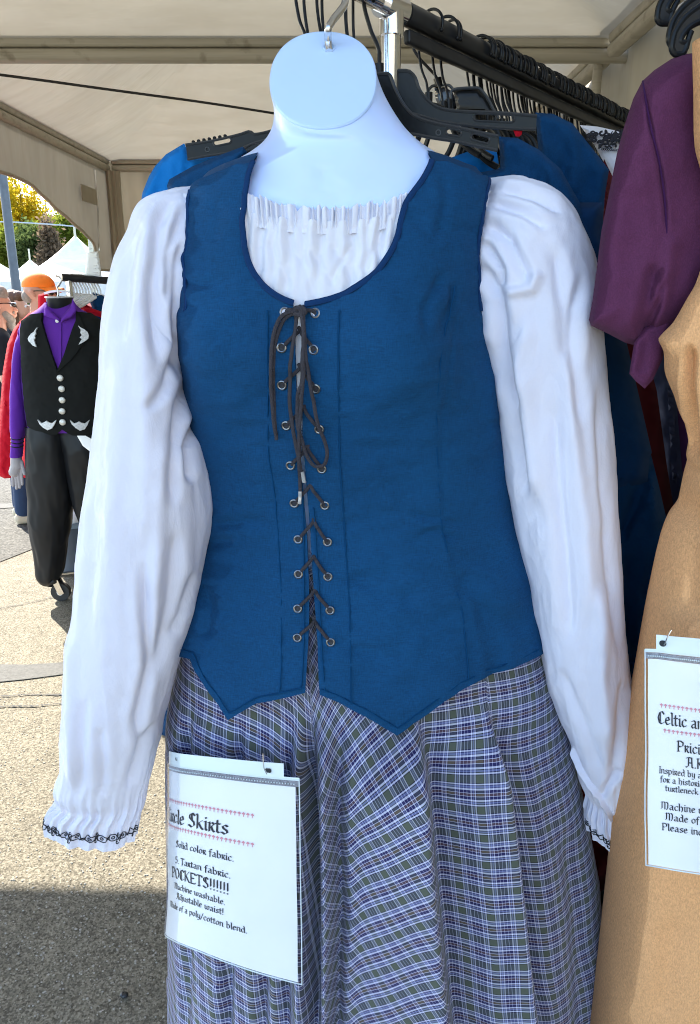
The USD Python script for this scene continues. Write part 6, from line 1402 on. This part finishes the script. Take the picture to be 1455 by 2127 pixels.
rd = garment('red_shirt', 'bright red shirt on a hanger behind the violet shirt, one sleeve at the left edge', 'shirt', [
    ('body', [(40, 668), (60, 652), (80, 641), (95, 636), (150, 634), (182, 634), (210, 645), (220, 660), (220, 990), (60, 997), (46, 990), (44, 760)], BF + .30, .05, dict(sp=5, edge=12, amp=.02, seed=41, nscale=20), 'red_cloth'),
    ('collar', [(79, 612), (92, 609), (100, 612), (97, 640), (90, 646), (79, 646)], BF + .24, .02, dict(sp=3, edge=6), 'red_cloth'),
    ('collar', [(140, 607), (148, 606), (166, 620), (182, 634), (186, 646), (160, 640), (146, 628)], BF + .24, .02, dict(sp=3, edge=6), 'red_cloth'),
    ('shoulder', [(38, 672), (60, 650), (88, 640), (95, 648), (70, 660), (48, 676), (38, 680)], BF + .20, .03, dict(sp=3, edge=8), 'red_cloth'),
    ('shoulder', [(170, 636), (190, 640), (214, 648), (212, 660), (190, 652), (172, 648)], BF + .20, .03, dict(sp=3, edge=8), 'red_cloth'),
    ('sleeve', [(40, 668), (28, 684), (16, 712), (6, 770), (0, 850), (-6, 930), (-10, 985), (10, 994), (29, 992), (40, 900), (50, 760), (52, 690)], BF + .16, .05, dict(sp=4, edge=12, amp=.02, seed=42, nscale=20), 'red_cloth')])
obj('hanger_bar', tube(spline([at(x, y, BF + .1) for x, y in ((92, 609), (118, 604), (146, 606))], 12), .006, 6), 'hanger_white', rd)
# second rack: bar, post, base, caster, white hangers with shirts
r2 = thing('garment_rack', 'dark-barred rolling garment rack behind the vest figure, its caster on the street', 'clothes rack')
FB = 3.75
A_, B_ = at(128, 576, FB), at(340, 590, FB + .25)
obj('top_bar', cyl(A_, B_, .018, 12), 'dark_bar', r2)
P1 = at(143, 579, FB + .02); obj('upright', cyl([P1[0], P1[1], .12], P1, .016, 12), 'chrome', r2)
g0 = at(112, 1196, FB - .1); g1 = at(168, 1190, FB + .15); obj('base_bar', cyl(g0, g1 + (g1 - g0) * 1.5, .018, 12), 'chrome', r2)
w = on_ground(129, 1246); w = w + [0, .0, .048]
wheel = cat_([cyl(w - [0, .016, 0], w + [0, .016, 0], .048, 28)])
cs = obj('caster', wheel, 'rubber', r2, smooth=40); obj('hub', cyl(w - [0, .019, 0], w + [0, .019, 0], .016, 14), 'silver_patch', cs); obj('fork', cat_([box(w + [-.005, s * .024, .035], (.03, .004, .09), ry=-.35) for s in (-1, 1)] + [cyl(w + [-.02, 0, .075], w + [-.02, 0, .11], .014, 10)]), 'chrome', cs)
for k in range(10):
    x = 151 + 6.2 * k; p = at(x, 578 + .066 * (x - 128), FB + .03 + .25 * (x - 128) / 212)
    if k == 0:
        hw = thing('white_hanger', 'white plastic hanger on the bar of the second rack', 'hanger', 'white hangers on the second rack', loc=p, rz=62)
        obj('hook', tube(spline(np.array([(.02, 0, .0), (.018, 0, .016), (0, 0, .024), (-.018, 0, .014), (-.018, 0, -.01), (-.008, 0, -.03), (0, 0, -.05), (0, 0, -.075)]), 26), .0045, 7), 'hanger_white', hw)
        obj('shoulder_bow', tube(spline(np.array([(-.2, 0, -.15), (-.1, 0, -.105), (0, 0, -.072), (.1, 0, -.105), (.2, 0, -.15)]), 24), .008, 8), 'hanger_white', hw)
    else: copy_of(hw, p, 62 + 4 * math.sin(k * 2.1), 'white plastic hanger on the bar of the second rack', 'hanger', 'white hangers on the second rack', name='white_hanger')
garment('folded_shirt', 'navy blue shirt hanging on the second rack at the right of the red collar', 'shirt', [('cloth', [(182, 616), (195, 606), (215, 614), (228, 640), (228, 900), (200, 900), (196, 650)], FB + .12, .03, dict(sp=5, edge=8, amp=.01, seed=51), 'blue_linen')])
garment('hanging_shirt', 'white shirt on the second rack behind the red shoulder', 'shirt', [('cloth', [(152, 618), (164, 608), (185, 616), (215, 640), (225, 680), (222, 900), (175, 900), (165, 700)], FB + .30, .03, dict(sp=5, edge=8, amp=.01, seed=52), 'tee_white')])
sgn = garment('display_card', 'white display card standing on the bar of the second rack', 'card', [('card', [(181, 524), (204, 522), (212, 575), (176, 574)], FB + .08, .012, dict(sp=4, edge=3), 'card_white')])
obj('printed_marks', cat_([tube(np.array([at(194, y, FB + .062), at(194 + w_, y + .5, FB + .062)]), .003, 5) for y, w_ in ((533, 9), (551, 6), (557, 5), (565, 8))]), 'hanger_white', sgn)
bn = thing('waste_bin', 'dark blue-grey bin with a pale rim standing behind the black trousers', 'bin')
b0 = on_ground(168, 1180); hB = at(168, 1072, b0[1])[2]
zz_ = np.array([0, .02, hB * .5, hB * .92, hB * .92, hB]); rr_b = np.array([.12, .13, .145, .16, .17, .17])
a_ = np.linspace(0, 2 * np.pi, 40, endpoint=False)
def revolve_at(c, zz, rr): return grid_mesh(np.stack([c[0] + rr[:, None] * np.cos(a_), c[1] + rr[:, None] * np.sin(a_), np.repeat(zz[:, None], 40, 1)], -1), close_u=True)
obj('body', revolve_at(b0, zz_[:4], rr_b[:4]), 'bin_blue', bn, smooth=40); obj('rim', revolve_at(b0, np.array([hB * .92, hB * .925, hB, hB, hB * .96]), np.array([.158, .172, .172, .150, .150])), 'bin_rim', bn, smooth=30)
bg_ = np.array([b0[0], b0[1], hB]); m = trimesh.creation.icosphere(3, .15); m.vertices = m.vertices * [1, 1, .45] + (meshkit.fbm(m.vertices * 14, 3, 2) - .5)[:, None] * .05; m.apply_translation(bg_ + [0, 0, .02]); tag(obj('bin_liner', m, 'card_white', smooth=True), 'crumpled white bag bulging from the dark blue-grey bin', 'bag')
s0 = on_ground(142, 1132); tag(obj('concrete_block', box(s0 + [0, .08, .06], (.16, .14, .12), .3, bev=.012), 'stone_grey', smooth=30), 'small grey concrete block on the street behind the turned-up trouser leg', 'block')

# ------------------------------------------------------------------ people
def hullchain(bones, L=.022, it=8):
    ms = []
    for a, ra, b, rb in bones:
        sa = trimesh.creation.icosphere(2, ra).apply_translation(a).vertices; sb = trimesh.creation.icosphere(2, rb).apply_translation(b).vertices
        ms.append(manifold3d.Manifold.hull_points(np.vstack([sa, sb])))
    m = manifold3d.Manifold.batch_boolean(ms, manifold3d.OpType.Add).refine_to_length(L).to_mesh()
    t = trimesh.Trimesh(m.vert_properties[:, :3], m.tri_verts); trimesh.smoothing.filter_taubin(t, iterations=it); return t
def person(label, base, H, rz, skin, hair, tee, pants, shoe, cap=None, beard=None, glasses=True, long_hair=False, arm=(0, 0), ring_print=False):
    o = thing('person', label, 'person', None, loc=base, rz=rz)
    k = H / 1.75; B = lambda *p: tuple(np.array(p) * k)
    body = [(B(0, .0, 1.655), .078 * k, B(0, -.022, 1.668), .092 * k), (B(0, .028, 1.60), .066 * k, B(0, .0, 1.66), .08 * k), (B(0, .045, 1.555), .040 * k, B(0, .03, 1.60), .058 * k), (B(0, .062, 1.538), .026 * k, B(0, .05, 1.56), .04 * k),
            (B(0, .088, 1.64), .014 * k, B(0, .106, 1.605), .018 * k), (B(0, .090, 1.60), .02 * k, B(0, .088, 1.575), .024 * k), (B(-.078, -.005, 1.63), .014 * k, B(-.084, -.018, 1.655), .018 * k), (B(.078, -.005, 1.63), .014 * k, B(.084, -.018, 1.655), .018 * k),
            (B(0, -.02, 1.58), .058 * k, B(0, -.035, 1.44), .062 * k), (B(-.06, -.03, 1.41), .062 * k, B(.06, -.03, 1.41), .062 * k)]
    for s in (-1, 1):
        el = B(s * .25, -.03 + arm[0] * .05, 1.13); wr = B(s * .24, .08 + arm[0] * .15, .90)
        body += [(B(s * .185, -.03, 1.40), .055 * k, el, .042 * k), (el, .042 * k, wr, .028 * k), (wr, .028 * k, B(s * .235, .11 + arm[0] * .16, .83), .036 * k)]
        for f in range(4): body.append((B(s * .235 + (f - 1.5) * .016, .12 + arm[0] * .16, .82), .011 * k, B(s * .225 + (f - 1.5) * .015, .14 + arm[0] * .16, .735 + .01 * abs(f - 1.5)), .008 * k))
        body.append((B(s * .22, .12 + arm[0] * .16, .85), .013 * k, B(s * .19, .17 + arm[0] * .16, .80), .009 * k))
        body += [(B(s * .09, 0, .92), .085 * k, B(s * .10, .01, .50), .055 * k), (B(s * .10, .01, .50), .055 * k, B(s * .10, -.02, .09), .036 * k)]
    body += [(B(-.06, -.01, 1.36), .08 * k, B(-.07, .0, 1.0), .085 * k), (B(.06, -.01, 1.36), .08 * k, B(.07, .0, 1.0), .085 * k)]
    obj('body', hullchain(body, .02 * k), skin, o, smooth=True)
    tb = [(B(-.07, -.03, 1.40), .082 * k, B(.07, -.03, 1.40), .082 * k), (B(-.08, .0, 1.28), .115 * k, B(-.085, .0, .95), .112 * k), (B(.08, .0, 1.28), .115 * k, B(.085, .0, .95), .112 * k), (B(0, .03, 1.2), .12 * k, B(0, .05, 1.0), .125 * k)]
    for s in (-1, 1): tb += [(B(s * .07, -.03, 1.42), .07 * k, B(s * .185, -.03, 1.395), .068 * k), (B(s * .185, -.03, 1.395), .068 * k, B(s * .23, -.03, 1.20), .064 * k)]
    obj('t_shirt', hullchain(tb, .025 * k, 6), tee, o, smooth=True)
    pb = []
    for s in (-1, 1): pb += [(B(s * .085, 0, .98), .105 * k, B(s * .105, .01, .50), .078 * k), (B(s * .105, .01, .50), .078 * k, B(s * .10, -.02, .12), .066 * k)]
    pb.append((B(-.08, 0, .96), .105 * k, B(.08, 0, .96), .105 * k)); obj('trousers', hullchain(pb, .035 * k, 6), pants, o, smooth=True)
    for s in (-1, 1): obj('shoe', hullchain([(B(s * .10, -.05, .05), .045 * k, B(s * .105, .08, .045), .045 * k), (B(s * .105, .08, .045), .045 * k, B(s * .11, .16, .036), .034 * k)], .03, 4), shoe, o, smooth=True)
    for s in (-1, 1):
        m = trimesh.creation.icosphere(2, .0125 * k); m.apply_translation(B(s * .034, .0735, 1.645)); e = obj('eye', m, 'card_white', o, smooth=True)
        m = trimesh.creation.icosphere(2, .006 * k); m.apply_translation(B(s * .034, .083, 1.645)); obj('iris', m, 'thread_black', e, smooth=True)
    obj('mouth', tube(spline([B(-.024, .097, 1.575), B(0, .109, 1.573), B(.024, .097, 1.575)], 8), .005 * k, 6), 'skin_b' if skin == 'skin_a' else 'skin_a', o)
    if cap:
        e_, t_a = np.linspace(-.12, np.pi / 2, 14)[:, None], np.linspace(0, 2 * np.pi, 40, endpoint=False)[None]; V = np.stack([np.cos(e_) * np.cos(t_a), np.cos(e_) * np.sin(t_a), np.sin(e_) + 0 * t_a], -1) * np.array([.092, .114, .086]) * k + B(0, -.012, 1.692); m = grid_mesh(V, close_u=True)
        c = obj('cap', m, cap, o, smooth=True)
        a = np.linspace(-1.15, 1.15, 24); rr = np.linspace(0, 1, 8)[:, None]
        V = np.stack([np.sin(a) * .088 * (1 - .12 * rr), .055 * np.cos(a) + rr * (.085 * np.cos(a * .9) ** .7 + .03), 1.697 - .022 * rr - .022 * (np.sin(a) ** 2) * (.5 + rr)], -1) * k
        obj('cap_brim', cat_([grid_mesh(V), grid_mesh(V - [0, 0, .005], flip=True)]), cap, c, smooth=True)
    if hair:
        hb_ = [(B(0, -.035, 1.70), .092 * k, B(0, -.045, 1.64), .088 * k)] if not cap else [(B(-.035, -.075, 1.62), .045 * k, B(.035, -.075, 1.62), .045 * k)]
        if not cap: hb_ += [(B(-.03, .015, 1.725), .055 * k, B(.03, .015, 1.725), .055 * k)]
        if long_hair:
            for s in (-1, 1): hb_ += [(B(s * .07, -.03, 1.66), .045 * k, B(s * .095, -.02, 1.42), .042 * k), (B(s * .05, -.08, 1.64), .06 * k, B(s * .06, -.10, 1.36), .05 * k)]
        obj('hair', hullchain(hb_, .018 * k, 4), hair, o, smooth=True)
    if beard: obj('beard', hullchain([(B(-.05, .03, 1.585), .026 * k, B(-.02, .07, 1.535), .030 * k), (B(.05, .03, 1.585), .026 * k, B(.02, .07, 1.535), .030 * k), (B(-.02, .07, 1.535), .03 * k, B(.02, .07, 1.535), .03 * k), (B(0, .06, 1.53), .035 * k, B(0, .07, 1.48), .024 * k), (B(-.03, .088, 1.592), .010 * k, B(.03, .088, 1.592), .010 * k)], .015, 3), beard, o, smooth=True)
    if glasses:
        g = []
        for s in (-1, 1): g += [manifold3d.Manifold.hull_points(np.vstack([trimesh.creation.icosphere(1, .012 * k).apply_translation(B(s * .018, .104, 1.652)).vertices, trimesh.creation.icosphere(1, .014 * k).apply_translation(B(s * .052, .090, 1.648)).vertices, trimesh.creation.icosphere(1, .010 * k).apply_translation(B(s * .036, .100, 1.636)).vertices]))]
        m = manifold3d.Manifold.batch_boolean(g, manifold3d.OpType.Add); gl = obj('sunglasses', m, 'lens_dark', o, smooth=40)
        for s in (-1, 1): obj('temple_arm', tube(spline([B(s * .06, .085, 1.655), B(s * .086, .03, 1.658), B(s * .088, -.02, 1.652)], 8), .004 * k, 5), 'lens_dark', gl)
    if ring_print:
        a = np.linspace(0, 2 * np.pi, 40)
        Rp = lambda r, ph=0: np.stack([.085 + r * .75 * np.cos(a + ph) * 1.0, .118 + 0 * a - .25 * (.05 * np.cos(a)) , 1.22 + r * np.sin(a + ph)], 1) * k
        obj('shirt_print', cat_([tube(Rp(.085), .007, 5), tube(Rp(.060), .006, 5)] + [tube(np.stack([.085 + .04 * np.cos(b_), .122 + 0 * b_, 1.22 + .03 * np.sin(b_ * 2)], 1) * k, .006, 5) for b_ in (np.linspace(0, 6.28, 30),)]), 'print_white', o)
    return o
def stand(px, py_top, fwd): p = at(px, py_top, fwd); return (p[0], p[1], 0.0), p[2]
b_, h_ = stand(80, 566, 5.0); person('person in an orange cap, sunglasses and white t-shirt walking right behind the red collar', b_, h_ * .985, -98, 'skin_a', 'hair_grey', 'tee_white', 'jeans', 'shoe_dark', cap='cap_orange')
b_, h_ = stand(-6, 602, 5.0); person('person with grey beard, sunglasses and black printed t-shirt cut by the left edge', b_, h_, -62, 'skin_a', 'hair_grey', 'tee_black', 'jeans', 'shoe_tan', beard='hair_grey', ring_print=True)
b_, h_ = stand(34, 611, 6.0); person('person with long brown hair between the bearded one and the orange cap', b_, h_, -82, 'skin_b', 'hair_brown', 'tee_black', 'jeans', 'shoe_tan', glasses=False, long_hair=True)
